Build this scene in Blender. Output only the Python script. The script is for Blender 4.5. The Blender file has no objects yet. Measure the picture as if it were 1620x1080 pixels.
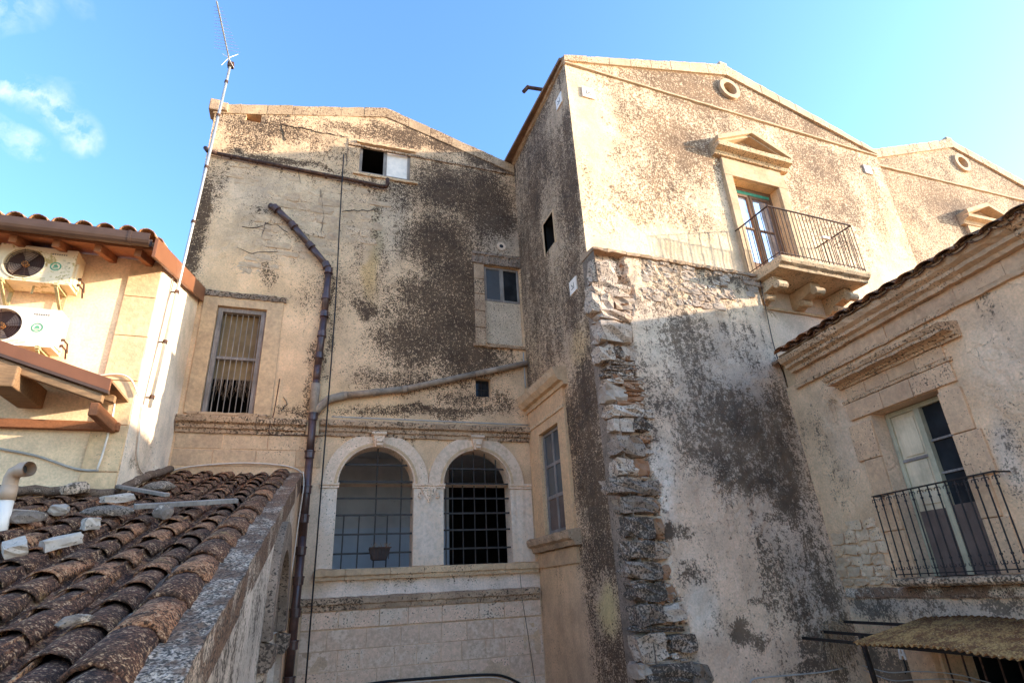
import bpy, bmesh, math, random
import numpy as np
from mathutils import Vector, Matrix

# ------------------------------------------------------------------ camera
scene = bpy.context.scene
C = scene.collection
cam_data = bpy.data.cameras.new("camera")
cam = bpy.data.objects.new("camera", cam_data)
C.objects.link(cam)
cam.matrix_world = Matrix(((0.9456332, -0.08506626, -0.31391332, 0.0),
                           (-0.3214914, -0.39051013, -0.86263846, 0.0),
                           (-0.0492049, 0.91666001, -0.39662742, 0.0),
                           (0, 0, 0, 1)))
cam_data.sensor_width = 36.0
cam_data.lens = 20.33
cam_data.clip_start = 0.05
cam_data.clip_end = 5000.0
scene.camera = cam

# ------------------------------------------------------------------ sky, sun, exposure
SUN_TRAVEL = Vector((-2.686, 0.946, -0.644)).normalized()
SUN_ELEV = math.asin(-SUN_TRAVEL.z)
SUN_ROT = math.atan2(-SUN_TRAVEL.x, -SUN_TRAVEL.y)
world = bpy.data.worlds.new("World")
scene.world = world
world.use_nodes = True
wn = world.node_tree.nodes; wl = world.node_tree.links
wn.clear()
w_out = wn.new("ShaderNodeOutputWorld")
w_bg = wn.new("ShaderNodeBackground")
w_bg.inputs["Strength"].default_value = 0.15
w_sky = wn.new("ShaderNodeTexSky")
w_sky.sky_type = 'NISHITA'
w_sky.sun_disc = False
w_sky.sun_elevation = SUN_ELEV
w_sky.sun_rotation = SUN_ROT
w_sky.altitude = 100.0
w_sky.air_density = 1.0
w_sky.dust_density = 1.6
w_sky.ozone_density = 1.0
wl.new(w_bg.outputs[0], w_out.inputs[0])

def wmath(op, a, b=None, c=None, clamp=False):
    n = wn.new("ShaderNodeMath"); n.operation = op; n.use_clamp = clamp
    for i, v in enumerate((a, b, c)):
        if v is None: continue
        if isinstance(v, (int, float)): n.inputs[i].default_value = v
        else: wl.new(v, n.inputs[i])
    return n.outputs[0]
# thin wisps of cloud, each with its own place and drift in the sky
w_tc = wn.new("ShaderNodeTexCoord")
w_noise = wn.new("ShaderNodeTexNoise")
w_noise.inputs["Scale"].default_value = 9.0
w_noise.inputs["Detail"].default_value = 9.0
w_noise.inputs["Roughness"].default_value = 0.62
w_noise.inputs["Distortion"].default_value = 0.6
wl.new(w_tc.outputs["Generated"], w_noise.inputs["Vector"])
w_warp = wn.new("ShaderNodeVectorMath"); w_warp.operation = 'SCALE'; w_warp.inputs["Scale"].default_value = 0.05
w_sub = wn.new("ShaderNodeVectorMath"); w_sub.operation = 'SUBTRACT'; w_sub.inputs[1].default_value = (0.5, 0.5, 0.5)
wl.new(w_noise.outputs["Color"], w_sub.inputs[0]); wl.new(w_sub.outputs[0], w_warp.inputs[0])
w_dir = wn.new("ShaderNodeVectorMath"); w_dir.operation = 'ADD'
wl.new(w_tc.outputs["Generated"], w_dir.inputs[0]); wl.new(w_warp.outputs[0], w_dir.inputs[1])
# (direction to one end, direction to the other end, half width, density)
WISPS = [((-0.408, 0.676, 0.613), (-0.36, 0.711, 0.605), 0.026, 1.15), ((-0.36, 0.711, 0.605), (-0.325, 0.742, 0.587), 0.03, 1.15), ((-0.421, 0.712, 0.562), (-0.371, 0.746, 0.552), 0.022, 1.0), ((-0.423, 0.62, 0.661), (-0.379, 0.614, 0.692), 0.05, 1.0), ((-0.32, 0.634, 0.704), (-0.315, 0.638, 0.702), 0.016, 0.35), ((-0.347, 0.7, 0.624), (-0.326, 0.705, 0.63), 0.012, 0.3)]
rw = random.Random(5)
for _ in range(14):
    az = rw.uniform(0.9, 5.0); el = rw.uniform(0.35, 1.2)
    a0 = Vector((math.sin(-az) * math.cos(el), math.cos(-az) * math.cos(el), math.sin(el)))
    a1 = (a0 + Vector((rw.uniform(-.2, .2), rw.uniform(-.2, .2), rw.uniform(-.06, .06)))).normalized()
    WISPS.append((tuple(a0), tuple(a1), rw.uniform(.02, .05), rw.uniform(.4, .9)))
acc = None
for p0, p1, hw, dens in WISPS:
    p0 = Vector(p0); p1 = Vector(p1); ax = p1 - p0; L2 = ax.length_squared
    s = wn.new("ShaderNodeVectorMath"); s.operation = 'SUBTRACT'; s.inputs[1].default_value = p0
    wl.new(w_dir.outputs[0], s.inputs[0])
    d = wn.new("ShaderNodeVectorMath"); d.operation = 'DOT_PRODUCT'; d.inputs[1].default_value = ax / L2
    wl.new(s.outputs[0], d.inputs[0])
    t = wmath('MULTIPLY', d.outputs["Value"], 1.0, clamp=True)
    m = wn.new("ShaderNodeVectorMath"); m.operation = 'SCALE'; m.inputs[0].default_value = ax
    wl.new(t, m.inputs["Scale"])
    q = wn.new("ShaderNodeVectorMath"); q.operation = 'DISTANCE'
    wl.new(s.outputs[0], q.inputs[0]); wl.new(m.outputs[0], q.inputs[1])
    f = wmath('SUBTRACT', 1.0, wmath('DIVIDE', q.outputs["Value"], hw), clamp=True)
    f = wmath('MULTIPLY', f, dens)
    acc = f if acc is None else wmath('MAXIMUM', acc, f)
w_n2 = wn.new("ShaderNodeTexNoise"); w_n2.inputs["Scale"].default_value = 22.0; w_n2.inputs["Detail"].default_value = 7.0
w_n2.inputs["Roughness"].default_value = 0.6
wl.new(w_dir.outputs[0], w_n2.inputs["Vector"])
nz = wmath('MULTIPLY', wmath('SUBTRACT', w_n2.outputs["Fac"], 0.42), 3.6, clamp=True)
cl = wmath('MULTIPLY', wmath('MULTIPLY', acc, nz), .85, clamp=True)
w_mix = wn.new("ShaderNodeMix"); w_mix.data_type = 'RGBA'
w_tint = wn.new("ShaderNodeMix"); w_tint.data_type = 'RGBA'; w_tint.blend_type = 'MULTIPLY'; w_tint.inputs["Factor"].default_value = 1.0
w_tint.inputs["B"].default_value = (0.50, 0.74, 1.10, 1); wl.new(w_sky.outputs[0], w_tint.inputs["A"])
wl.new(cl, w_mix.inputs["Factor"]); wl.new(w_tint.outputs["Result"], w_mix.inputs["A"])
w_mix.inputs["B"].default_value = (2.0, 2.1, 2.25, 1)
wl.new(w_mix.outputs["Result"], w_bg.inputs["Color"])

sun_data = bpy.data.lights.new("sun", 'SUN')
sun_data.energy = 2.3
sun_data.angle = math.radians(0.6)
sun_data.color = (1.0, 0.94, 0.83)
sun = bpy.data.objects.new("sun", sun_data); C.objects.link(sun)
sun.rotation_euler = SUN_TRAVEL.to_track_quat('-Z', 'Y').to_euler()
sun.location = (20, -10, 20)

vs = scene.view_settings
vs.view_transform = 'Standard'; vs.look = 'None'; vs.gamma = 1.0; vs.exposure = 2.3
vs.use_curve_mapping = False
scene.render.engine = 'CYCLES'
scene.cycles.max_bounces = 6
scene.cycles.diffuse_bounces = 4

# ------------------------------------------------------------------ numeric helpers
rng = random.Random(11)
def _hash(ix, iy, seed):
    h = (ix.astype(np.int64) * 374761393 + iy.astype(np.int64) * 668265263 + seed * 974711) & 0xffffffff
    h = ((h ^ (h >> 13)) * 1274126177) & 0xffffffff
    h = (h ^ (h >> 16)) & 0xffffff
    return h / float(0xffffff)
def vnoise(x, y, seed=0):
    x = np.asarray(x, float); y = np.asarray(y, float)
    ix = np.floor(x); iy = np.floor(y); fx = x - ix; fy = y - iy
    fx = fx * fx * (3 - 2 * fx); fy = fy * fy * (3 - 2 * fy)
    a = _hash(ix, iy, seed); b = _hash(ix + 1, iy, seed); c = _hash(ix, iy + 1, seed); d = _hash(ix + 1, iy + 1, seed)
    return (a * (1 - fx) + b * fx) * (1 - fy) + (c * (1 - fx) + d * fx) * fy
def fbm(x, y, seed=0, octv=4):
    s = 0; a = .5; t = 0
    for i in range(octv):
        s = s + a * vnoise(x * 2 ** i, y * 2 ** i, seed + i * 17); t += a; a *= .5
    return s / t

class Frame:
    """a wall's own axes: u along it, v up it, o out of it"""
    def __init__(s, O, U, N, V=(0, 0, 1)):
        s.O = np.array(O, float); s.U = np.array(U, float); s.N = np.array(N, float); s.V = np.array(V, float)
    def p(s, u, v, o=0.0):
        return s.O + s.U * u + s.V * v + s.N * o
    def pts(s, u, v, o):
        return s.O[None] + np.outer(u, s.U) + np.outer(v, s.V) + np.outer(o, s.N)

TH = 0.04136
aD = math.radians(12.39 - 19.996)
nD = (math.cos(aD), math.sin(aD), 0); dD = (-math.sin(aD), math.cos(aD), 0)
FA = Frame((0, 12, 0), (1, 0, 0), (0, -1, 0))
FB = Frame((4.7, 0, 0), (0, 1, 0), (-1, 0, 0))
FC = Frame((4.7, 8.451, 0), (math.cos(TH), math.sin(TH), 0), (math.sin(TH), -math.cos(TH), 0))
FK = Frame((4.7, 7.91, 0), (1, 0.03, 0), (0.03, -1, 0), (0, 0.05, 1))
FD = Frame((nD[0] * 7.331, nD[1] * 7.331, 0), dD, (-nD[0], -nD[1], 0))
FE = Frame((0, 9.1, 0), (1, 0, 0), (0, -1, 0))
FL = Frame((0, 9.2, 0), (1, 0, 0), (0, -1, 0))
FS = Frame((-2.435, 0, 0), (0, 1, 0), (1, 0, 0))
FR = Frame((-0.65, 0, 0), (0.04535, 0.99897, 0), (0.99897, -0.04535, 0))
GROUND = -3.4

# ------------------------------------------------------------------ mesh collector
class MB:
    def __init__(s): s.v = []; s.f = []
    def add(s, vs_, fs):
        b = len(s.v); s.v += [tuple(map(float, q)) for q in vs_]; s.f += [tuple(b + i for i in f) for f in fs]
        return s
    def box(s, F, u0, u1, v0, v1, o0, o1):
        P = [F.p(u, v, o) for o in (o0, o1) for v in (v0, v1) for u in (u0, u1)]
        return s.add(P, [(0, 2, 3, 1), (4, 5, 7, 6), (0, 1, 5, 4), (2, 6, 7, 3), (0, 4, 6, 2), (1, 3, 7, 5)])
    def prism(s, F, poly, o0, o1):
        n = len(poly)
        P = [F.p(u, v, o0) for u, v in poly] + [F.p(u, v, o1) for u, v in poly]
        return s.add(P, [tuple(range(n)), tuple(range(2 * n - 1, n - 1, -1))] + [(i, n + i, n + (i + 1) % n, (i + 1) % n) for i in range(n)])
    def profile(s, F, u0, u1, prof, step=.2, jit=.004, r=rng):
        jit = jit * 1.7; step = step * .6
        """closed (o, v) outline run along u, slightly uneven"""
        n = len(prof); k = max(1, int(round(abs(u1 - u0) / step)))
        P = []
        for i in range(k + 1):
            u = u0 + (u1 - u0) * i / k
            for o, v in prof:
                P.append(F.p(u, v + r.uniform(-jit, jit), o + (r.uniform(-jit, jit) if o > .004 else 0)))
        fs = [tuple(range(n - 1, -1, -1)), tuple(range(k * n, k * n + n))]
        for i in range(k):
            for j in range(n):
                a = i * n + j; b = i * n + (j + 1) % n
                fs.append((a, b, b + n, a + n))
        return s.add(P, fs)
    def tube(s, path, r, n=8, caps=True, r1=None):
        P = [Vector(q) for q in path]; m = len(P)
        T = []
        for i in range(m):
            a = P[max(i - 1, 0)]; b = P[min(i + 1, m - 1)]; T.append((b - a).normalized())
        ref = Vector((0, 0, 1)) if abs(T[0].z) < .9 else Vector((1, 0, 0))
        X = (ref - T[0] * ref.dot(T[0])).normalized()
        V = []
        for i in range(m):
            X = (X - T[i] * X.dot(T[i])).normalized(); Y = T[i].cross(X)
            rr = r if r1 is None else r + (r1 - r) * i / (m - 1)
            for k in range(n):
                a = 2 * math.pi * k / n; V.append(P[i] + X * math.cos(a) * rr + Y * math.sin(a) * rr)
        fs = [(i * n + k, i * n + (k + 1) % n, (i + 1) * n + (k + 1) % n, (i + 1) * n + k) for i in range(m - 1) for k in range(n)]
        if caps: fs += [tuple(range(n - 1, -1, -1)), tuple((m - 1) * n + k for k in range(n))]
        return s.add(V, fs)
    def bar(s, a, b, w, h=None, up=(0, 0, 1)):
        a = Vector(a); b = Vector(b); h = h or w; t = (b - a).normalized(); up = Vector(up)
        if abs(t.dot(up)) > .95: up = Vector((0, 1, 0))
        x = t.cross(up).normalized() * (w / 2); y = x.cross(t).normalized() * (h / 2)
        P = [a - x - y, a + x - y, a + x + y, a - x + y, b - x - y, b + x - y, b + x + y, b - x + y]
        return s.add(P, [(3, 2, 1, 0), (4, 5, 6, 7), (0, 1, 5, 4), (1, 2, 6, 5), (2, 3, 7, 6), (3, 0, 4, 7)])
    def disc(s, F, u, v, r, o, n=24, r0=0.0, o1=None):
        o1 = o if o1 is None else o1
        if r0 <= 0:
            P = [F.p(u + r * math.cos(2 * math.pi * k / n), v + r * math.sin(2 * math.pi * k / n), o) for k in range(n)]
            return s.add(P, [tuple(range(n))])
        P = [F.p(u + q * math.cos(2 * math.pi * k / n), v + q * math.sin(2 * math.pi * k / n), oo) for q, oo in ((r0, o1), (r, o)) for k in range(n)]
        return s.add(P, [(k, (k + 1) % n, n + (k + 1) % n, n + k) for k in range(n)])
    def ring(s, F, u, v, r0, r1, o0, o1, a0=0.0, a1=2 * math.pi, n=32):
        """solid ring (or part of one) standing o0..o1 out of the wall"""
        full = abs(a1 - a0 - 2 * math.pi) < 1e-6; m = n if full else n + 1
        P = []
        for k in range(m):
            a = a0 + (a1 - a0) * k / n
            for q, o in ((r0, o0), (r1, o0), (r1, o1), (r0, o1)):
                P.append(F.p(u + q * math.cos(a), v + q * math.sin(a), o))
        fs = []
        for k in range(n):
            a = 4 * k; b = 4 * ((k + 1) % m)
            for j in range(4): fs.append((a + j, a + (j + 1) % 4, b + (j + 1) % 4, b + j))
        if not full: fs += [(0, 1, 2, 3), tuple(4 * n + j for j in (3, 2, 1, 0))]
        return s.add(P, fs)
    def mesh(s, name, mat, origin=(0, 0, 0), smooth=False):
        me = bpy.data.meshes.new(name)
        o = origin
        me.from_pydata([(x - o[0], y - o[1], z - o[2]) for x, y, z in s.v], [], s.f)
        if mat: me.materials.append(mat)
        bm = bmesh.new(); bm.from_mesh(me); bmesh.ops.recalc_face_normals(bm, faces=bm.faces); bm.to_mesh(me); bm.free()
        if smooth:
            for p in me.polygons: p.use_smooth = True
        me.update()
        return me
    def build(s, name, mat, parent=None, smooth=False, bevel=0, label=None):
        """with a parent: a part of it; without: a thing standing at its own base"""
        if parent is not None: o = base_of(parent)
        else:
            a = np.array(s.v); o = (a[:, 0].mean(), a[:, 1].mean(), a[:, 2].min())
        ob = bpy.data.objects.new(name, s.mesh(name, mat, o, smooth)); C.objects.link(ob)
        if parent is not None: ob.parent = parent
        else: ob.location = o
        if bevel:
            b = ob.modifiers.new("edge", 'BEVEL'); b.width = bevel; b.segments = 2; b.limit_method = 'ANGLE'; b.angle_limit = math.radians(40)
        if label: ob["label"] = label
        return ob

def base_of(o):
    x, y, z = 0., 0., 0.
    while o is not None:
        x += o.location.x; y += o.location.y; z += o.location.z; o = o.parent
    return (x, y, z)
def tag(o, label, cat, group=None):
    o["label"] = label; o["category"] = cat
    if group: o["group"] = group
    return o
def thing(name, label, cat, loc, group=None):
    o = bpy.data.objects.new(name, None); C.objects.link(o); o.location = loc; o.empty_display_size = .2
    return tag(o, label, cat, group)
def link_copy(name, me, parent, M):
    ob = bpy.data.objects.new(name, me); C.objects.link(ob)
    if parent is not None:
        b = base_of(parent); ob.parent = parent
        ob.matrix_local = Matrix.Translation((-b[0], -b[1], -b[2])) @ M
    else: ob.matrix_world = M
    return ob
# ------------------------------------------------------------------ materials
class NT:
    def __init__(s, name):
        s.m = bpy.data.materials.new(name); s.m.use_nodes = True
        s.n = s.m.node_tree.nodes; s.l = s.m.node_tree.links; s.n.clear()
        s.out = s.n.new("ShaderNodeOutputMaterial"); s.b = s.n.new("ShaderNodeBsdfPrincipled")
        s.l.new(s.b.outputs[0], s.out.inputs[0])
        s.b.inputs["Specular IOR Level"].default_value = 0.25
        g = s.n.new("ShaderNodeNewGeometry"); s.pos = g.outputs["Position"]
    def set(s, i, v):
        s.l.new(v, i) if hasattr(v, "node") else setattr(i, "default_value", v)
    def math(s, op, a, b=None, c=None, clamp=False):
        n = s.n.new("ShaderNodeMath"); n.operation = op; n.use_clamp = clamp
        for i, v in enumerate((a, b, c)):
            if v is not None: s.set(n.inputs[i], v)
        return n.outputs[0]
    def noise(s, scale, detail=4, rough=.55, vec=None, dist=0.0, color=False):
        n = s.n.new("ShaderNodeTexNoise"); n.inputs["Scale"].default_value = scale; n.inputs["Detail"].default_value = detail
        n.inputs["Roughness"].default_value = rough; n.inputs["Distortion"].default_value = dist
        s.l.new(vec or s.pos, n.inputs["Vector"])
        return n.outputs["Color" if color else "Fac"]
    def scaled(s, v3, src=None):
        n = s.n.new("ShaderNodeVectorMath"); n.operation = 'MULTIPLY'; n.inputs[1].default_value = v3
        s.l.new(src or s.pos, n.inputs[0]); return n.outputs[0]
    def mix(s, f, a, b, mode='MIX'):
        n = s.n.new("ShaderNodeMix"); n.data_type = 'RGBA'; n.blend_type = mode; n.clamp_factor = True
        s.set(n.inputs["Factor"], f)
        for k, v in (("A", a), ("B", b)):
            s.set(n.inputs[k], v if hasattr(v, "node") else (*v, 1) if len(v) == 3 else v)
        return n.outputs["Result"]
    def ramp(s, v, lo, hi, a=0.0, b=1.0):
        n = s.n.new("ShaderNodeMapRange"); n.interpolation_type = 'SMOOTHSTEP'; n.clamp = True
        s.set(n.inputs["Value"], v); s.set(n.inputs["From Min"], lo); s.set(n.inputs["From Max"], hi)
        s.set(n.inputs["To Min"], a); s.set(n.inputs["To Max"], b); return n.outputs[0]
    def attr(s, name, color=False):
        n = s.n.new("ShaderNodeAttribute"); n.attribute_name = name
        return n.outputs["Color" if color else "Fac"]
    def bump(s, h, strength=.4, dist=.01):
        n = s.n.new("ShaderNodeBump"); n.inputs["Strength"].default_value = strength; n.inputs["Distance"].default_value = dist
        s.l.new(h, n.inputs["Height"]); s.l.new(n.outputs[0], s.b.inputs["Normal"])
    def grey(s, f, lo, hi):
        """multiplier colour lo..hi driven by f"""
        v = s.ramp(f, .3, .7, lo, hi); n = s.n.new("ShaderNodeCombineColor")
        for i in range(3): s.l.new(v, n.inputs[i])
        return n.outputs[0]
    def done(s, col, rough=.9):
        s.set(s.b.inputs["Base Color"], col if hasattr(col, "node") else (*col, 1)); s.set(s.b.inputs["Roughness"], rough)
        return s.m

def plaster(name, dark, dark2, k_mid=1.0, k_fine=.9, strength=.94, streak=.35, fine=36.0, bump=.5, soft=.17):
    t = NT(name)
    base = t.mix(1.0, t.attr("base", True), (1.27, 1.01, .80), 'MULTIPLY'); st = t.attr("stain"); rf = t.attr("rough")
    n1 = t.noise(1.6, 6, .6); n2 = t.noise(11, 8, .68, dist=.2); n3 = t.noise(fine, 5, .6)
    n4 = t.noise(1.0, 5, .6, vec=t.scaled((5.0, 5.0, .45)))
    n5 = t.noise(30, 3, .6)
    c = t.mix(1.0, base, t.grey(n1, .80, 1.16), 'MULTIPLY')
    c = t.mix(1.0, c, t.grey(n5, .88, 1.10), 'MULTIPLY')
    c = t.mix(t.ramp(n4, .52, .75, 0, .35), c, t.mix(1.0, c, (.70, .64, .58), 'MULTIPLY'))
    # hair cracks and pits in the render
    vo = t.n.new("ShaderNodeTexVoronoi"); vo.feature = 'DISTANCE_TO_EDGE'; vo.inputs["Scale"].default_value = 2.3
    wv = t.n.new("ShaderNodeVectorMath"); wv.operation = 'ADD'
    t.l.new(t.pos, wv.inputs[0]); sc = t.n.new("ShaderNodeVectorMath"); sc.operation = 'SCALE'; sc.inputs["Scale"].default_value = .5
    t.l.new(t.noise(3.0, 5, .6, color=True), sc.inputs[0]); t.l.new(sc.outputs[0], wv.inputs[1]); t.l.new(wv.outputs[0], vo.inputs["Vector"])
    crack = t.math('MULTIPLY', t.ramp(vo.outputs["Distance"], .004, .016, 1, 0), t.ramp(n1, .5, .62, 0, 1))
    pit = t.math('MULTIPLY', t.ramp(t.noise(48, 2, .5), .70, .76, 0, 1), t.math('ADD', t.math('MULTIPLY', rf, .8), .15))
    c = t.mix(t.math('MULTIPLY', crack, t.math('ADD', t.math('MULTIPLY', rf, .6), .15)), c, (.08, .06, .045))
    c = t.mix(t.math('MULTIPLY', pit, .6), c, (.10, .075, .055))
    v = t.math('ADD', st, t.math('MULTIPLY', t.math('SUBTRACT', n2, .5), k_mid * 1.5))
    v = t.math('ADD', v, t.math('MULTIPLY', t.math('SUBTRACT', n3, .5), k_fine * 2.3))
    v = t.math('ADD', v, t.math('MULTIPLY', t.math('SUBTRACT', n4, .5), streak))
    f = t.math('MULTIPLY', t.ramp(v, .53 - soft, .53 + soft), t.ramp(st, .02, .12))
    f = t.math('MULTIPLY', f, strength)
    c = t.mix(f, c, t.mix(1.0, t.mix(t.ramp(n1, .35, .65), dark, dark2), (1.32, 1.0, .72), 'MULTIPLY'))
    h = t.math('ADD', t.math('MULTIPLY', n2, t.math('ADD', t.math('MULTIPLY', rf, 1.6), .5)), t.math('MULTIPLY', n3, .5))
    h = t.math('SUBTRACT', h, t.math('MULTIPLY', t.math('ADD', crack, pit), .6))
    t.bump(h, bump, .02)
    return t.done(c, .93)

def stone(name, col, col2=None, stain=.3, dark=(.045, .036, .028), fine=34, bump=.45, rnd=.25, white=0.0, mid=13):
    """weathered stone or mortar: mottled, speckled with lichen, a little different on every piece"""
    t = NT(name)
    col2 = col2 or tuple(x * .72 for x in col)
    oi = t.n.new("ShaderNodeObjectInfo")
    n1 = t.noise(2.2 if mid < 20 else 6, 6, .65); n2 = t.noise(mid, 7, .68); n3 = t.noise(fine, 4, .6)
    c = t.mix(t.ramp(n1, .35, .68), col, col2)
    c = t.mix(1.0, c, t.grey(n2, .84, 1.14), 'MULTIPLY')
    lv = t.math('MULTIPLY_ADD', oi.outputs["Random"], rnd, 1 - rnd / 2)
    cc = t.n.new("ShaderNodeCombineColor")
    for i in range(3): t.l.new(lv, cc.inputs[i])
    c = t.mix(1.0, c, cc.outputs[0], 'MULTIPLY')
    if white: c = t.mix(t.ramp(t.math('ADD', n1, t.math('MULTIPLY', t.math('SUBTRACT', n2, .5), .6)), .58 - white * .2, .76 - white * .2), c, (.64, .54, .44))
    v = t.math('ADD', t.math('MULTIPLY', n2, 1.0), t.math('MULTIPLY', t.math('SUBTRACT', n3, .5), 1.7))
    v = t.math('ADD', v, t.math('MULTIPLY', t.math('SUBTRACT', oi.outputs["Random"], .5), .3))
    f = t.math('MULTIPLY', t.ramp(v, .73 - stain * .5, 1.0 - stain * .5), .92)
    c = t.mix(1.0, c, (1.24, 1.0, .80), 'MULTIPLY')
    c = t.mix(f, c, tuple(a * b for a, b in zip(dark, (1.3, 1.0, .74))))
    t.bump(t.math('ADD', n2, t.math('MULTIPLY', n3, .5)), bump, .015)
    return t.done(c, .92)

def simple(name, col, rough=.6, metal=0.0, var=.15, scale=8, rust=0.0, rustcol=(.16, .07, .035), spec=.3, bump=0.0, grime=0.0):
    t = NT(name); n1 = t.noise(scale, 6, .6); n2 = t.noise(scale * 7, 4, .6)
    c = t.mix(1.0, (*col, 1), t.grey(n1, 1 - var, 1 + var), 'MULTIPLY')
    c = t.mix(1.0, c, (1.22, .97, .76), 'MULTIPLY')
    if rust: c = t.mix(t.ramp(t.math('ADD', n1, t.math('MULTIPLY', t.math('SUBTRACT', n2, .5), .5)), .75 - rust * .5, .85 - rust * .5), c, rustcol)
    if grime: c = t.mix(t.ramp(t.math('ADD', t.noise(3, 6, .65), t.math('MULTIPLY', t.math('SUBTRACT', n2, .5), .4)), .75 - grime * .4, .95 - grime * .4, 0, .8), c, (.06, .05, .04))
    if bump: t.bump(t.math('ADD', n1, n2), bump, .005)
    t.b.inputs["Metallic"].default_value = metal; t.b.inputs["Specular IOR Level"].default_value = spec
    return t.done(c, rough)

def wood(name, col, col2, axis=(1, 14, 14), bump=.3):
    t = NT(name); n1 = t.noise(3, 6, .65, vec=t.scaled(axis)); n2 = t.noise(20, 4, .6, vec=t.scaled(axis)); n3 = t.noise(2.5, 5, .6)
    c = t.mix(t.ramp(t.math('MULTIPLY_ADD', n2, .4, t.math('MULTIPLY', n1, .6)), .35, .65), col, col2)
    c = t.mix(1.0, c, t.grey(n3, .75, 1.15), 'MULTIPLY')
    c = t.mix(1.0, c, (1.22, .97, .76), 'MULTIPLY')
    t.bump(n2, bump, .006); return t.done(c, .75)

M = {}
M['plA'] = plaster("plaster_lichen_brown", (.034, .022, .016), (.062, .042, .029), 1.0, 1.0)
M['plB'] = plaster("plaster_lichen_umber", (.042, .028, .020), (.085, .058, .040), .9, 1.1, .93, .6)
M['plC'] = plaster("plaster_lichen_tan", (.085, .050, .030), (.15, .095, .058), .9, 1.2, .90, .2, 30)
M['plK'] = plaster("plaster_lichen_grey", (.042, .032, .026), (.100, .078, .060), 1.35, .85, .90, .9, soft=.24)
M['plD'] = plaster("plaster_lime", (.06, .052, .046), (.12, .10, .085), 1.0, .8, .85, .5, bump=.8)
M['plL'] = plaster("plaster_cream", (.10, .08, .06), (.2, .16, .12), 1.0, .8, .8, .3, bump=.15)
M['trim'] = stone("limestone_trim", (.57, .43, .28), (.47, .35, .23), .12)
M['trimdark'] = stone("limestone_trim_lichened", (.48, .36, .25), (.30, .22, .155), .46, fine=30)
M['trimmid'] = stone("limestone_trim_grimy", (.52, .40, .28), (.36, .27, .19), .33)
M['cap'] = stone("gable_coping_stone", (.50, .38, .25), (.36, .27, .18), .52, (.12, .08, .055))
M['capsun'] = stone("gable_coping_pale", (.58, .48, .35), (.46, .37, .26), .34, (.14, .09, .06))
M['arch'] = stone("arch_stone", (.64, .54, .44), (.54, .42, .31), .08, white=.7)
M['ashlar'] = stone("ashlar", (.57, .44, .30), (.48, .36, .25), .10, rnd=.25)
M['ashlarD'] = stone("ashlar_warm", (.54, .38, .25), (.44, .30, .20), .12, rnd=.22)
M['trimD'] = stone("warm_moulding", (.50, .36, .24), (.38, .27, .18), .25)
M['ashwash'] = stone("ashlar_whitewashed", (.64, .49, .38), (.53, .40, .31), .08, rnd=.22, white=.50)
M['quoin'] = stone("rough_quoin_stone", (.46, .40, .34), (.34, .27, .21), .36, (.05, .042, .036), rnd=.5)
M['quoindark'] = stone("lichened_quoin_stone", (.36, .29, .235), (.20, .165, .135), .66, (.040, .034, .030), rnd=.4)
M['brickred'] = stone("terracotta_shard", (.34, .19, .11), (.26, .17, .11), .25, rnd=.4)
M['rubbleA'] = stone("bare_rubble", (.50, .40, .29), (.42, .33, .24), .16, rnd=.3)
M['rubbleD'] = stone("bare_rubble_pink", (.56, .44, .32), (.48, .36, .25), .06, rnd=.25)
M['balstone'] = stone("balcony_stone", (.56, .45, .31), (.44, .34, .22), .22)
M['mortar'] = stone("mortar_coping", (.20, .145, .11), (.12, .09, .072), .55, (.04, .032, .027), white=.10, bump=1.0, mid=30, fine=80)
M['parapet'] = stone("parapet_flaking", (.22, .14, .095), (.13, .085, .062), .40, (.04, .034, .03), white=.64, bump=1.0, mid=17, fine=50)
M['block'] = stone("concrete_block", (.48, .44, .40), (.36, .33, .30), .18)
M['rock'] = stone("loose_rock", (.26, .22, .19), (.13, .11, .095), .55, (.03, .028, .026), white=.2, mid=26, fine=70)
M['rust'] = simple("rusty_iron", (.06, .032, .022), .75, .1, .4, 12, .4, bump=.3)
M['iron'] = simple("dark_iron", (.022, .018, .017), .6, .2, .3, 10, .25, (.10, .045, .025))
M['irongrey'] = simple("grille_iron", (.040, .038, .038), .65, .2, .25, 10, .15, (.09, .05, .03))
M['brownpipe'] = simple("brown_glazed_pipe", (.060, .034, .032), .38, 0, .35, 6, .2, (.11, .075, .06), .5, grime=.25)
M['greypipe'] = simple("cement_pipe", (.26, .22, .18), .85, 0, .3, 5, grime=.45, bump=.3)
M['blackcable'] = simple("black_cable", (.012, .011, .011), .6)
M['whitecable'] = simple("white_cable", (.62, .62, .60), .5, var=.1)
M['greycable'] = simple("grey_conduit", (.33, .35, .36), .5, .0, .1)
M['galv'] = simple("galvanised_steel", (.42, .47, .50), .42, .55, .12, 6)
M['palewood'] = wood("weathered_grey_wood", (.30, .29, .28), (.18, .17, .165), (12, 12, 1))
M['greywood'] = wood("old_painted_frame", (.26, .25, .25), (.15, .14, .14), (12, 12, 1))
M['mauvewood'] = wood("faded_brown_door", (.15, .115, .105), (.11, .085, .078), (12, 12, .7))
M['greenwood'] = wood("faded_green_door", (.44, .42, .32), (.32, .32, .25), (12, 12, 1), .15)
M['creamwood'] = wood("faded_cream_shutter", (.58, .52, .40), (.48, .42, .32), (12, 12, 1), .15)
M['brownframe'] = wood("brown_door_frame", (.24, .15, .09), (.15, .095, .06), (12, 12, 1))
M['jade'] = simple("jade_green_paint", (.05, .30, .22), .5, 0, .2)
M['rafter'] = wood("eave_timber", (.30, .13, .06), (.20, .085, .04), (14, 1, 14))
M['oldbeam'] = wood("old_beam", (.34, .22, .12), (.17, .115, .07), (1, 14, 14), .6)
M['flash'] = simple("brown_flashing", (.19, .085, .045), .5, .1, .08, 3)
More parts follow.
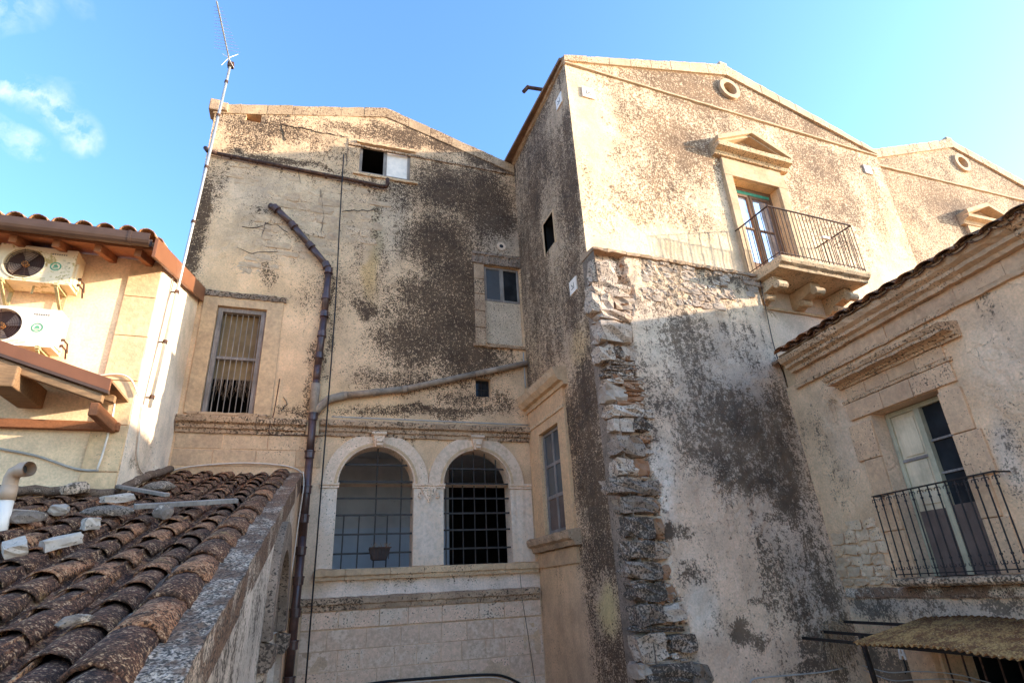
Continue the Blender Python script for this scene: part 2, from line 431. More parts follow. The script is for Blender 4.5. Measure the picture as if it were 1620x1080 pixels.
M['gutter'] = simple("dark_gutter", (.085, .055, .042), .45, .2, .15, 3)
M['whiteplate'] = simple("white_plate", (.74, .73, .70), .5, 0, .08, 9, grime=.1)
M['black'] = simple("black_mark", (.02, .02, .022), .5)
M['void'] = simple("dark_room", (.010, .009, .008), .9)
M['room'] = simple("room_plaster", (.40, .46, .54), .9, 0, .12, 2, grime=.2)
M['roomlow'] = simple("room_lower_grey", (.37, .48, .64), .8, 0, .08, 2)
M['acwhite'] = simple("ac_casing", (.72, .70, .64), .5, 0, .10, 4, .10, (.45, .30, .12), grime=.2)
M['acrusty'] = simple("ac_casing_stained", (.68, .64, .50), .5, 0, .12, 4, .45, (.48, .31, .11), grime=.3)
M['acdark'] = simple("ac_fan_well", (.050, .028, .022), .6)
M['acblade'] = simple("ac_fan_blade", (.24, .20, .17), .5)
M['achub'] = simple("ac_fan_hub", (.70, .32, .08), .5)
M['acgreen'] = simple("ac_badge_green", (.09, .32, .20), .6)
M['acbracket'] = simple("ac_bracket", (.38, .35, .20), .6, 0, .3, 9, .35, (.20, .10, .04))
M['beigepipe'] = simple("beige_pvc", (.44, .34, .26), .45, 0, .12, 4, grime=.1)
M['whitepipe'] = simple("white_pvc", (.74, .74, .74), .4, 0, .06, 4)
M['terracotta'] = simple("terracotta_planter", (.045, .034, .03), .8, 0, .3)
M['shade'] = simple("brown_roller_blind", (.20, .15, .085), .8, 0, .2, 3)
M['straw'] = simple("torn_reed_blind", (.17, .13, .095), .9, 0, .4, 30)
M['drygrass'] = simple("dry_grass", (.34, .25, .16), .9, 0, .4, 30)
M['ground'] = stone("courtyard_paving", (.46, .39, .30), (.38, .32, .25), .08)
M['pilaster'] = stone("pale_pilaster", (.64, .50, .32), (.56, .43, .27), .03, rnd=.08)
M['roofdark'] = stone("far_roof_tiles", (.26, .17, .11), (.16, .11, .08), .4)

def glass(name, col, rough=.06):
    t = NT(name); t.b.inputs["Specular IOR Level"].default_value = .5
    n = t.noise(2.5, 4, .6); c = t.mix(t.ramp(n, .35, .7), col, tuple(x * .55 + .02 for x in col))
    t.bump(t.noise(3.0, 2), .06, .01); return t.done(c, rough)
M['glassdark'] = glass("window_glass_dark", (.016, .015, .015))
M['glassdark'].node_tree.nodes["Principled BSDF"].inputs["Specular IOR Level"].default_value = .18
M['glassgrey'] = glass("window_glass_dusty", (.085, .083, .080), .18)
M['glasssky'] = glass("window_glass_mirroring", (.72, .74, .76), .03)
M['glasssky'].node_tree.nodes["Principled BSDF"].inputs["Specular IOR Level"].default_value = 1.0
M['glasssky'].node_tree.nodes["Principled BSDF"].inputs["Metallic"].default_value = .75

def tile_mat(name, ca, cb, cc, dk):
    t = NT(name); oi = t.n.new("ShaderNodeObjectInfo"); r = oi.outputs["Random"]
    n1 = t.noise(5, 6, .65); n2 = t.noise(21, 5, .70); n3 = t.noise(62, 3, .6)
    clay = t.mix(t.ramp(r, .55, .95), ca, cb)
    clay = t.mix(t.ramp(n1, .42, .66), clay, cc)
    v = t.math('ADD', n2, t.math('MULTIPLY', t.math('SUBTRACT', n3, .5), 1.1))
    c = t.mix(t.math('MULTIPLY', t.ramp(v, .50, .60), dk), clay, (.034, .025, .020))
    c = t.mix(t.math('MULTIPLY', t.ramp(v, .41, .31), .9), c, (.46, .36, .25))
    moss = t.math('MULTIPLY', t.ramp(t.noise(3.1, 5, .6), .58, .68), t.ramp(r, .3, .8))
    c = t.mix(t.math('MULTIPLY', moss, t.ramp(n2, .42, .55, .8, .1)), c, (.27, .20, .09))
    c = t.mix(1.0, c, (1.36, .95, .68), 'MULTIPLY')
    t.bump(t.math('ADD', n2, t.math('MULTIPLY', n3, .6)), .9, .016); return t.done(c, .95)
M['tile'] = tile_mat("old_clay_tile", (.125, .070, .050), (.38, .21, .125), (.085, .056, .042), .92)
M['tilelight'] = tile_mat("pale_clay_tile", (.38, .24, .14), (.50, .33, .20), (.28, .18, .11), .5)
def awning_mat():
    t = NT("mossy_fibre_cement"); n1 = t.noise(4, 6, .6); n2 = t.noise(26, 5, .7, vec=t.scaled((1, 1.6, 1)))
    c = t.mix(t.ramp(t.math('MULTIPLY_ADD', n1, .4, t.math('MULTIPLY', n2, .6)), .42, .56), (.38, .27, .12), (.14, .075, .036))
    c = t.mix(t.ramp(n2, .60, .68), c, (.60, .48, .30)); c = t.mix(1.0, c, (1.3, .92, .66), 'MULTIPLY'); t.bump(n2, .5, .01); return t.done(c, .9)
M['awning'] = awning_mat()

# ------------------------------------------------------------------ walls
def blob_field(U, V, blobs, seed, warp=.22):
    wu = (fbm(U * 2.2, V * 2.2, seed, 4) - .5) * warp * 2; wv = (fbm(U * 2.2, V * 2.2, seed + 50, 4) - .5) * warp * 2
    s = np.zeros_like(U)
    for u, v, ru, rv, k in blobs:
        d2 = ((U + wu - u) / ru) ** 2 + ((V + wv - v) / rv) ** 2
        s = np.maximum(s, k * np.exp(-d2 ** 1.4 * .7)) if k > 0 else s * (1 + k * np.exp(-d2 ** 1.4 * .7))
    return s
def tint_field(U, V, base, tints, seed):
    col = np.tile(np.array(base, float), (len(U), 1))
    wu = (fbm(U * 2, V * 2, seed, 4) - .5) * .4; wv = (fbm(U * 2, V * 2, seed + 9, 4) - .5) * .4
    for u, v, ru, rv, c, k in tints:
        d2 = ((U + wu - u) / ru) ** 2 + ((V + wv - v) / rv) ** 2
        f = (k * np.exp(-d2 ** 2 * .7))[:, None]; col = col * (1 - f) + np.array(c)[None] * f
    return col

def wall(name, F, u0, u1, v0, v1, step, mat, parent, base, blobs=(), tints=(), holes=(), cuts=(), top=None, bottom_step=None,
         stain0=0.0, rough=(), seed=1, relief=.012, left=None, fine_v=-1.9, disp=None, thick=True, drips=()):
    """one wall as a finely divided skin with its openings cut out and their reveals built in"""
    def lines(a, b, extra, st):
        L = list(np.linspace(a, b, max(2, int(round((b - a) / st)) + 1)))
        ex = sorted(e for e in extra if a <= e <= b)
        L = [q for q in L if all(abs(q - e) > st * .35 for e in ex) or q in (a, b)] + ex
        return np.array(sorted(set(L)))
    hu = [h[0] for h in holes] + [h[1] for h in holes]; hv = [h[2] for h in holes] + [h[3] for h in holes]
    ul = lines(u0, u1, hu, step)
    if v0 < fine_v - .5: vl = np.concatenate([lines(v0, fine_v, [], .35)[:-1], lines(fine_v, v1, hv, step)])
    else: vl = lines(v0, v1, hv, step)
    U, V = np.meshgrid(ul, vl); nu = len(ul); nv = len(vl)
    U = U.ravel(); V = V.ravel()
    if top is not None:
        lim = np.array([top(q) for q in ul])[None, :].repeat(nv, 0).ravel(); V = np.minimum(V, lim)
    if left is not None: U = np.maximum(U, left(V))
    cu = .25 * 0
    stain = np.clip(blob_field(U, V, blobs, seed) , 0, 1.2)
    if callable(stain0): stain = np.maximum(stain, stain0(U, V))
    elif stain0: stain = np.maximum(stain, stain0)
    for q in blobs:
        if q[4] < 0: stain = stain * (1 + q[4] * np.exp(-((((U - q[0]) / q[2]) ** 2 + ((V - q[1]) / q[3]) ** 2) ** 1.4) * .7))
    for q, (a, b, vt, L, k) in enumerate(drips):                 # runs of dirt below ledges and leaks
        run = np.clip(fbm(U * 9, U * 0 + q * 3.1, seed + 200 + q, 3) * 2.6 - .95, 0, 1); ln = L * (.4 + 1.2 * vnoise(U * 6, U * 0 + q, seed + 300))
        m = np.clip((U - a) / .05, 0, 1) * np.clip((b - U) / .05, 0, 1) * (V <= vt + .02)
        stain = np.maximum(stain, k * run * m * np.exp(-np.clip(vt - V, 0, 99) / ln))
    col = tint_field(U, V, base, tints, seed + 5)
    rg = np.clip(blob_field(U, V, rough, seed + 31), 0, 1) if len(rough) else np.zeros_like(U)
    D = (fbm(U * 1.3, V * 1.3, seed + 70, 5) - .5) * relief * 2 + (fbm(U * 7, V * 7, seed + 90, 3) - .5) * (relief * .5 + rg * .05)
    near = np.ones_like(U)
    for h in holes:
        du = np.maximum(np.maximum(h[0] - U, U - h[1]), 0); dv = np.maximum(np.maximum(h[2] - V, V - h[3]), 0)
        near = np.minimum(near, np.clip(np.hypot(du, dv) / .12, 0, 1))
    edge = np.minimum(np.clip((U - u0) / .1, 0, 1), np.clip((u1 - U) / .1, 0, 1)); D = D * near * edge
    if disp is not None: D = D + disp(U, V)
    P = F.pts(U, V, D)
    idx = np.arange(nu * nv).reshape(nv, nu)
    faces = []
    Uc = (U.reshape(nv, nu)[:-1, :-1] + U.reshape(nv, nu)[1:, 1:]) / 2; Vc = (V.reshape(nv, nu)[:-1, :-1] + V.reshape(nv, nu)[1:, 1:]) / 2
    Hh = V.reshape(nv, nu)[1:, :-1] - V.reshape(nv, nu)[:-1, :-1]; Hr = V.reshape(nv, nu)[1:, 1:] - V.reshape(nv, nu)[:-1, 1:]
    Wd = U.reshape(nv, nu)[:-1, 1:] - U.reshape(nv, nu)[:-1, :-1]
    keep = ((Hh > 1e-5) | (Hr > 1e-5)) & (Wd > 1e-5)
    for h in holes: keep &= ~((Uc > h[0]) & (Uc < h[1]) & (Vc > h[2]) & (Vc < h[3]))
    for c_, d_, r_, half in cuts: keep &= ~(((Uc - c_) ** 2 + (Vc - d_) ** 2 < r_ * r_) & ((Vc > d_) | (not half)))
    a = idx[:-1, :-1][keep]; b = idx[:-1, 1:][keep]; c2 = idx[1:, 1:][keep]; d2 = idx[1:, :-1][keep]
    faces = np.stack([a, b, c2, d2], 1).tolist()
    verts = P.tolist(); stain = stain.tolist(); col = col.tolist(); rg = rg.tolist()
    for h in holes:                                    # reveals
        if len(h) > 4 and h[4] > 0:
            k = len(verts)
            for (u, v) in ((h[0], h[2]), (h[1], h[2]), (h[1], h[3]), (h[0], h[3])):
                for o in (0.0, -h[4]): verts.append(F.p(u, v, o).tolist()); stain.append(.12); col.append(list(base) if len(h) < 6 else list(h[5])); rg.append(.2)
            for i in range(4):
                j = (i + 1) % 4; faces.append((k + 2 * i, k + 2 * j, k + 2 * j + 1, k + 2 * i + 1))
    o = base_of(parent) if parent is not None else (0, 0, 0)
    me = bpy.data.meshes.new(name)
    verts = (np.array(verts) - np.array(o)[None]).tolist()
    me.from_pydata(verts, [], faces)
    at = me.attributes.new("base", 'FLOAT_COLOR', 'POINT'); at.data.foreach_set("color", np.concatenate([np.array(col), np.ones((len(col), 1))], 1).ravel().astype(np.float32))
    at = me.attributes.new("stain", 'FLOAT', 'POINT'); at.data.foreach_set("value", np.array(stain, np.float32))
    at = me.attributes.new("rough", 'FLOAT', 'POINT'); at.data.foreach_set("value", np.array(rg, np.float32))
    me.materials.append(mat)
    ob = bpy.data.objects.new(name, me); C.objects.link(ob)
    if parent is not None: ob.parent = parent
    return ob

# ------------------------------------------------------------------ shared small pieces
def rough_stone_mesh(name, mat, seed, taper=.0):
    """a rough block about 1 x 1 x 1 with knocked edges"""
    r = random.Random(seed); bm = bmesh.new(); bmesh.ops.create_cube(bm, size=1)
    bmesh.ops.subdivide_edges(bm, edges=bm.edges, cuts=2, use_grid_fill=True)
    for v in bm.verts:
        c = v.co; k = sum(1 for q in c if abs(q) > .45)
        f = 1 - (.07 if k == 3 else .02 if k == 2 else 0) - r.uniform(0, .09)
        v.co = Vector((c.x * f + r.uniform(-.06, .06), c.y * f + r.uniform(-.11, .11), c.z * f + r.uniform(-.09, .09)))
    me = bpy.data.meshes.new(name); bm.to_mesh(me); bm.free(); me.materials.append(mat)
    for p in me.polygons: p.use_smooth = False
    return me
def frame_matrix(F, u, v, o, su, sv, so, rot=0.0):
    Ux = Vector(F.U).normalized(); Nn = Vector(F.N).normalized(); Vz = Ux.cross(Nn)
    if Vz.z < 0: Vz = -Vz
    R = Matrix((Ux, -Nn, Vz)).transposed().to_4x4()
    return Matrix.Translation(F.p(u, v, o)) @ R @ Matrix.Rotation(rot, 4, 'Y') @ Matrix.Diagonal((su, so, sv, 1))
STONES = {k: [rough_stone_mesh("stone", M[k], 100 + i * 7 + hash_) for i in range(6)] for hash_, k in enumerate(('quoin', 'quoindark', 'rubbleA', 'rubbleD', 'brickred'))}
def put_stone(parent, F, u, v, w, h, o, depth, kind, rot=0.0, name='stone', r=rng):
    return link_copy(name, r.choice(STONES[kind]), parent, frame_matrix(F, u, v, o, w, h, depth, rot))
def rubble(parent, F, cells, kind, o=.0, depth=.12, seed=3, name='stone', inside=None, hgt=(.10, .19), wid=(.14, .34), miss=.1, proud=.02):
    """courses of uneven stones filling an outline given as (v, u_left, u_right) rows"""
    r = random.Random(seed); v = cells[0][0]; n = 0
    vs_ = [c[0] for c in cells]
    while v > cells[-1][0]:
        h = r.uniform(*hgt); vm = v - h / 2
        ul = np.interp(-vm, [-q for q in vs_], [c[1] for c in cells]); ur = np.interp(-vm, [-q for q in vs_], [c[2] for c in cells])
        u = ul + r.uniform(-.06, .06)
        while u < ur:
            w = r.uniform(*wid)
            if r.random() > miss:
                put_stone(parent, F, u + w / 2, vm + r.uniform(-.012, .012), w * .97, h * r.uniform(.82, 1.0), o + r.uniform(-.014, .012) - depth / 2 + proud, depth, kind, r.uniform(-.06, .06), name, r); n += 1
            u += w
        v -= h
    return n
def block_run(parent, F, u0, u1, prof, length, name, mat, seed, jit=.005):
    r = random.Random(seed); u = u0
    while u < u1 - .05:
        w = min(length * r.uniform(.75, 1.25), u1 - u)
        if u1 - (u + w) < .25: w = u1 - u
        MB().profile(F, u + .003, u + w - .003, prof, .16, jit, r).build(name, mat, parent); u += w
def ashlar(parent, F, u0, u1, rows, length, name, mat, seed, proud=.012, skip=()):
    r = random.Random(seed)
    for v0, v1 in rows:
        u = u0
        while u < u1 - .02:
            w = length * r.uniform(.65, 1.35)
            if u + w > u1 - .2: w = u1 - u
            if not any(a < u + w / 2 < b for a, b in skip):
                p = proud + r.uniform(-.003, .004)
                MB().box(F, u + .005, u + w - .005, v0 + .005, v1 - .005, -.03, p).build(name, mat, parent, bevel=.008)
            u += w
# ================================================================== the setting
def structure(o): o["kind"] = "structure"; return o
mb = MB(); Fg = Frame((0, 0, GROUND), (1, 0, 0), (0, 0, 1), (0, 1, 0))
mb.add([(-400, -400, GROUND), (400, -400, GROUND), (400, 400, GROUND), (-400, 400, GROUND)], [(0, 1, 2, 3)])
structure(mb.build("courtyard_ground", M['ground']))

# ================================================================== the loggia house (wall A)
PLA = (.56, .42, .28)
house = thing("loggia_house", "weathered plaster gable house with two arched grilled openings, centre left", "building", (.9, 12, GROUND))
def topA(u): return float(np.interp(u, [-2.82, 1.16, 4.72], [11.02, 11.97, 10.86]))
blA = [(2.756, 9.676, 1.175, 0.912, 0.86), (3.777, 9.475, 0.963, 1.436, 0.86), (2.67, 8.016, 1.199, 1.111, 0.86), (3.3, 7.113, 1.286, 1.071, 0.86), (2.515, 6.49, 1.064, 0.761, 0.82), (2.083, 5.305, 1.149, 0.703, 0.82), (3.261, 5.095, 1.06, 0.793, 0.86), (2.666, 5.68, 1.346, 0.81, 0.84), (3.28, 6.074, 0.935, 1.009, 0.86), (1.696, 9.458, 0.634, 0.882, 0.65), (4.27, 10.739, 0.647, 0.397, 0.8), (4.192, 8.909, 0.598, 0.602, 0.86), (3.79, 9.889, 0.531, 0.838, 0.86), (0.862, 5.967, 0.234, 0.268, 0.86), (1.497, 5.878, 0.567, 0.956, 0.6), (1.82, 4.375, 1.24, 0.366, 0.65), (3.313, 4.026, 1.029, 0.268, 0.65), (2.11, 3.602, 1.776, 0.141, 0.7), (4.131, 3.921, 0.305, 0.377, 0.6), (-2.741, 8.032, 0.242, 1.308, 0.86), (-2.694, 6.906, 0.281, 0.994, 0.86), (-2.639, 6.077, 0.251, 0.291, 0.86), (-2.642, 8.564, 0.148, 1.013, 0.65), (-1.914, 10.102, 0.646, 0.375, 0.65), (-2.228, 10.41, 0.4, 0.303, 0.55), (0.362, 11.082, 1.087, 0.29, 0.65), (1.654, 11.2, 1.327, 0.429, 0.78), (3.024, 11.17, 1.414, 0.44, 0.86), (3.732, 10.944, 0.907, 0.309, 0.86), (-1.547, 10.587, 1.253, 0.349, 0.7), (-1.315, 9.728, 1.513, 0.167, 0.82), (-0.455, 9.734, 0.862, 0.152, 0.65), (-2.491, 8.859, 0.176, 0.414, 0.5), (-1.126, 6.666, 0.177, 0.47, 0.6), (-1.489, 8.183, 0.26, 0.17, 0.5), (1.096, 8.762, 0.181, 1.118, 0.55), (0.92, 9.298, 0.304, 0.306, 0.55), (0.644, 7.425, 0.199, 0.855, 0.45), (-0.318, 3.553, 0.478, 0.105, 0.6), (-0.12, 4.81, 0.126, 0.315, 0.6), (1.241, 7.0, 0.231, 1.355, 0.5), (0.125, 6.196, 0.107, 0.943, 0.65), (0.134, 4.831, 0.089, 0.723, 0.6), (-0.672, 7.388, 0.133, 0.496, 0.55), (-0.112, 3.968, 0.098, 0.544, 0.6), (-0.919, 7.855, 0.106, 0.338, 0.5), (-2.393, 8.615, 0.125, 0.681, 0.5), (0.454, 9.489, 0.896, 0.134, 0.6), (3.573, 5.363, 0.619, 0.097, 0.8), (2.663, 3.7, 1.691, 0.115, 0.8), (-1.107, 3.284, 1.02, 0.063, 0.8), (0.718, 4.88, 0.238, 0.206, 0.4)]
tiA = [(-0.767, 8.408, 1.635, 1.314, (0.47, 0.4, 0.3), 0.75), (1.022, 7.054, 0.158, 0.844, (0.44, 0.31, 0.14), 0.75), (1.074, 8.204, 0.119, 0.902, (0.4, 0.34, 0.2), 0.6), (-1.819, 8.734, 0.779, 0.696, (0.46, 0.39, 0.31), 0.6), (-1.465, 6.306, 1.106, 0.684, (0.62, 0.45, 0.28), 0.6), (-0.458, 5.07, 0.623, 1.593, (0.62, 0.45, 0.29), 0.6), (0.783, 3.744, 1.535, 0.412, (0.62, 0.46, 0.28), 0.6), (2.664, 4.136, 1.715, 0.442, (0.58, 0.4, 0.25), 0.4), (4.177, 8.551, 0.696, 0.984, (0.33, 0.3, 0.26), 0.7), (1.407, 8.633, 0.458, 1.304, (0.42, 0.38, 0.31), 0.55), (3.864, 4.828, 0.773, 0.95, (0.6, 0.43, 0.28), 0.5), (0.45, 3.06, 3.715, 0.156, (0.58, 0.44, 0.29), 0.5), (1.16, 1.332, 2.411, 0.945, (0.62, 0.54, 0.46), 0.6), (2.658, 0.076, 3.01, 0.203, (0.66, 0.6, 0.55), 0.9), (2.183, -1.023, 3.054, 0.513, (0.46, 0.36, 0.3), 0.5)]
roA = [(-0.783, 8.584, 1.505, 1.238, 0.9), (-1.557, 7.083, 0.752, 0.477, 0.9), (0.426, 9.973, 1.21, 0.49, 0.6), (0.92, 9.298, 0.76, 0.764, 0.5)]
wall("wall", FA, -2.82, 4.7, GROUND, 12.0, .05, M['plA'], house, PLA, blA, tiA,
     holes=[(-2.06, -1.12, 3.45, 5.73, .30), (.55, 1.83, 9.77, 10.67, .12), (3.72, 4.66, 5.42, 7.56, .10), (3.43, 3.79, 4.08, 4.52, .25), (-2.15, -1.82, 10.72, 10.97, .5),
            (.568, 2.06, .55, 2.12, .36, (.6, .52, .44)), (2.683, 4.135, .55, 2.12, .36, (.6, .52, .44))],
     cuts=[(1.315, 2.12, .80, True), (3.41, 2.12, .78, True)], top=topA, stain0=lambda U, V: np.clip(.44 + .9 * (fbm(U * .8, V * .9, 511, 4) - .5), 0, .7) * np.clip((V - 9.3) / .9, 0, 1) + np.clip(.22 + 1.0 * (fbm(U * .9, V * .5, 512, 4) - .5), 0, .5) * np.clip((V - 4.0) / 2.5, 0, 1) * np.clip((9.9 - V) / .6, 0, 1), drips=[(.42, 2.02, 9.67, .6, .8), (3.4, 4.7, 5.31, .5, .9), (.3, 4.6, 3.06, .3, .7), (.3, 4.6, .35, .25, .6), (-2.7, 1.2, 9.4, .5, .75), (-2.4, -.7, 3.35, .4, .6), (-2.8, 4.6, 10.6, .5, .7), (3.4, 3.9, 4.06, .4, .7), (-2.4, -.7, 5.95, .3, .6), (-2.8, 4.6, 11.2, .4, .6)], seed=3, relief=.016, rough=roA)
# closing walls and roof (seen from other places, and they keep the rooms dark)
mb = MB()
mb.add([(-2.82, 12, GROUND), (-2.82, 19, GROUND), (-2.82, 19, 11.02), (-2.82, 12, 11.02)], [(0, 1, 2, 3)])
mb.build("side_wall", M['trimdark'], house)
for sgn, (ua, za, ub, zb) in (("l", (-2.95, 10.93, 1.16, 11.93)), ("r", (1.16, 11.93, 4.75, 10.81))):
    MB().prism(Frame((0, 12.02, 0), (1, 0, 0), (0, -1, 0)), [(ua, za), (ub, zb), (ub, zb + .06), (ua, za + .06)], -7.0, 0).build("roof_slope", M['roofdark'], house)
# raised band along the gable, the fillet below it and a stub on the corner
def band(parent, F, pts_out, pts_in, o0, o1, name, mat, n=14, seed=1):
    """strip between two polylines of equal length, cut into stones"""
    r = random.Random(seed)
    for i in range(len(pts_out) - 1):
        a, b, c, d = pts_out[i], pts_out[i + 1], pts_in[i + 1], pts_in[i]
        L = math.hypot(b[0] - a[0], b[1] - a[1]); k = max(1, int(round(L / .62)))
        for j in range(k):
            t0 = j / k + (.004 / L if j else 0); t1 = (j + 1) / k - .004 / L
            def P(p, q, t): return (p[0] + (q[0] - p[0]) * t, p[1] + (q[1] - p[1]) * t)
            top_ = []; m = 4
            for q in range(m + 1):
                x, y = P(a, b, t0 + (t1 - t0) * q / m); top_.append((x, y + r.uniform(-.012, .014)))
            poly = [P(d, c, t0), P(d, c, t1)] + top_[::-1]
            MB().prism(F, poly, o0, o1 + r.uniform(-.004, .006)).build(name, mat, parent, bevel=.006)
band(house, FA, [(-2.86, 11.03), (1.16, 12.01), (4.70, 10.90)], [(-2.86, 10.74), (1.16, 11.70), (4.70, 10.62)], -.12, .022, "coping_stone", M['cap'], seed=2)
MB().profile(FA, .25, 4.68, [(-.02, 10.55), (.03, 10.55), (.035, 10.60), (-.02, 10.60)], .3, .003).build("string_fillet", M['trimdark'], house)
MB().box(FA, -2.96, -2.74, 10.80, 11.13, -.3, .08).build("corner_stub", M['trimdark'], house, bevel=.02)
MB().box(FA, -2.72, -2.56, 10.84, 11.08, -.2, .08).build("corner_stub", M['cap'], house, bevel=.015)

def pane_grid(parent, F, u0, u1, v0, v1, o, cols, rows, fw, fmat, gmats, bar=.03, name="window", depth=.05):
    """timber casement: frame with mullions (part) and each pane (sub-part)"""
    mb = MB()
    mb.box(F, u0, u0 + fw, v0, v1, o - depth, o); mb.box(F, u1 - fw, u1, v0, v1, o - depth, o)
    mb.box(F, u0 + fw, u1 - fw, v1 - fw, v1, o - depth, o - .002); mb.box(F, u0 + fw, u1 - fw, v0, v0 + fw, o - depth, o - .002)
    iu0, iu1, iv0, iv1 = u0 + fw, u1 - fw, v0 + fw, v1 - fw
    for i in range(1, cols): mb.box(F, iu0 + (iu1 - iu0) * i / cols - bar / 2, iu0 + (iu1 - iu0) * i / cols + bar / 2, iv0, iv1, o - depth + .01, o - .004)
    for j in range(1, rows): mb.box(F, iu0, iu1, iv0 + (iv1 - iv0) * j / rows - bar / 2, iv0 + (iv1 - iv0) * j / rows + bar / 2, o - depth + .012, o - .008)
    w = mb.build(name, fmat, parent, bevel=.004)
    k = 0
    for j in range(rows):
        for i in range(cols):
            g = gmats[k % len(gmats)]; k += 1
            if g is None: continue
            MB().box(F, iu0 + (iu1 - iu0) * i / cols, iu0 + (iu1 - iu0) * (i + 1) / cols, iv0 + (iv1 - iv0) * j / rows, iv0 + (iv1 - iv0) * (j + 1) / rows, o - depth + .018, o - depth + .024).build("pane", g, w)
    return w
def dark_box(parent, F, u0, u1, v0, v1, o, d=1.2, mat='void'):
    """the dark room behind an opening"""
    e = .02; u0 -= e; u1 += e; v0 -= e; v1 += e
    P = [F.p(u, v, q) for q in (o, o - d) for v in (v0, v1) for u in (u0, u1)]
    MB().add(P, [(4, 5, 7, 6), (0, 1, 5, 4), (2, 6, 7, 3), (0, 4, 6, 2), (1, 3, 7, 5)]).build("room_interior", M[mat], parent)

# tall barred window, left
t_ = MB()
t_.box(FA, -2.34, -2.06, 3.42, 5.99, -.02, .025); t_.box(FA, -1.12, -.80, 3.42, 5.73, -.02, .022); t_.box(FA, -2.06, -.80, 5.73, 5.99, -.02, .022)
t_.build("window_surround", M['trim'], house, bevel=.006)
MB().profile(FA, -2.38, -.76, [(-.02, 5.93), (.05, 5.93), (.07, 6.0), (.07, 6.04), (-.02, 6.06)], .1, .008).build("window_hood", M['quoindark'], house)
wf = MB(); wf.box(FA, -2.05, -1.96, 3.46, 5.72, -.2, -.05); wf.box(FA, -1.22, -1.13, 3.46, 5.72, -.2, -.05); wf.box(FA, -1.96, -1.22, 5.63, 5.72, -.2, -.052)
wf.box(FA, -1.96, -1.22, 4.60, 4.66, -.18, -.10)
wf = wf.build("window_frame", M['greywood'], house, bevel=.006)
MB().box(FA, -1.97, -1.21, 4.22, 5.64, -.26, -.24).build("roller_blind", M['shade'], house)
rs = random.Random(4); mb = MB()
for i in range(60):
    u = rs.uniform(-1.95, -1.23); L = rs.uniform(.3, .62); a = FA.p(u, 4.24, -.238); b = FA.p(u + rs.uniform(-.03, .03), 4.24 - L * .45, -.22 + rs.uniform(-.02, .03)); c = FA.p(u + rs.uniform(-.09, .09), 4.24 - L * .8, -.22 + rs.uniform(-.03, .05))
    mb.bar(a, b, .007, .004, (0, 1, 0)); mb.bar(b, c, .004, .003, (0, 1, 0))
st = mb.build("torn_blind_fringe", M['straw'], house); st["kind"] = "stuff"
for i in range(7):
    u = -1.90 + i * .107
    MB().tube([FA.p(u, 3.47, -.12), FA.p(u + rs.uniform(-.006, .006), 5.62, -.12)], .009, 6).build("window_bar", M['palewood'], house)
dark_box(house, FA, -2.06, -1.12, 3.45, 5.73, -.30)
MB().profile(FA, -2.25, -.86, [(-.02, 3.33), (.16, 3.33), (.18, 3.37), (.18, 3.41), (-.02, 3.44)], .14, .005).build("window_sill", M['trimdark'], house)

# attic window, right-hand side window with its panel, vent window
w = pane_grid(house, FA, .55, 1.83, 9.77, 10.67, -.05, 2, 1, .07, M['palewood'], [None, M['whiteplate']], .09)
dark_box(house, FA, .55, 1.83, 9.77, 10.67, -.12)
MB().profile(FA, .46, 1.95, [(-.02, 10.67), (.05, 10.68), (.06, 10.73), (-.02, 10.75)], .15, .006).build("window_lintel", M['trim'], house)
MB().profile(FA, .42, 2.02, [(-.02, 9.67), (.045, 9.67), (.05, 9.72), (-.02, 9.76)], .15, .006).build("window_sill", M['trim'], house)
pane_grid(house, FA, 3.74, 4.65, 6.58, 7.54, -.05, 2, 1, .055, M['palewood'], [M['glassgrey'], M['glassdark']], .10)
MB().box(FA, 3.725, 4.655, 5.43, 6.575, -.12, -.06).build("infill_panel", stone("infill_render", (.50, .43, .34), (.40, .34, .26), .14), house)
MB().box(FA, 3.72, 4.66, 5.42, 7.56, -.16, -.125).build("window_back", M['void'], house)
for i, (a, b) in enumerate(((5.38, 5.8), (5.81, 6.24), (6.25, 6.7), (6.71, 7.12), (7.13, 7.56))):
    MB().box(FA, 3.46, 3.715, a, b - .006, -.02, .03 + .004 * (i % 2)).build("jamb_block", M['trimdark'], house, bevel=.008)
MB().profile(FA, 3.42, 4.69, [(-.02, 7.565), (.06, 7.565), (.07, 7.78), (.10, 7.80), (.10, 7.87), (-.02, 7.89)], .12, .008).build("window_lintel", M['quoindark'], house)
MB().profile(FA, 3.40, 4.69, [(-.02, 5.31), (.06, 5.31), (.08, 5.37), (-.02, 5.40)], .12, .006).build("window_sill", M['trimdark'], house)
MB().ring(FA, 4.21, 8.17, .055, .12, -.05, .02, n=14).build("vent_collar", M['arch'], house)
MB().disc(FA, 4.21, 8.17, .06, .018, 12).build("vent_hole", M['black'], house)
dark_box(house, FA, 3.43, 3.79, 4.08, 4.52, -.25)
pane_grid(house, FA, 3.43, 3.79, 4.08, 4.52, -.16, 2, 2, .02, M['irongrey'], [M['glassdark']], .012)

# bare stone where the render has fallen, upper left of this wall
n_r = rubble(house, FA, [(9.463, -2.419, -0.88), (9.223, -2.491, 0.907), (8.647, -1.97, 1.058), (8.126, -1.717, 0.962), (7.508, -1.459, 0.558), (7.117, -1.74, -0.522), (6.691, -1.818, -1.198)], 'rubbleA', 0.0, .10, 8, "wall_stone", hgt=(.13, .26), wid=(.22, .60), miss=.30, proud=.009)

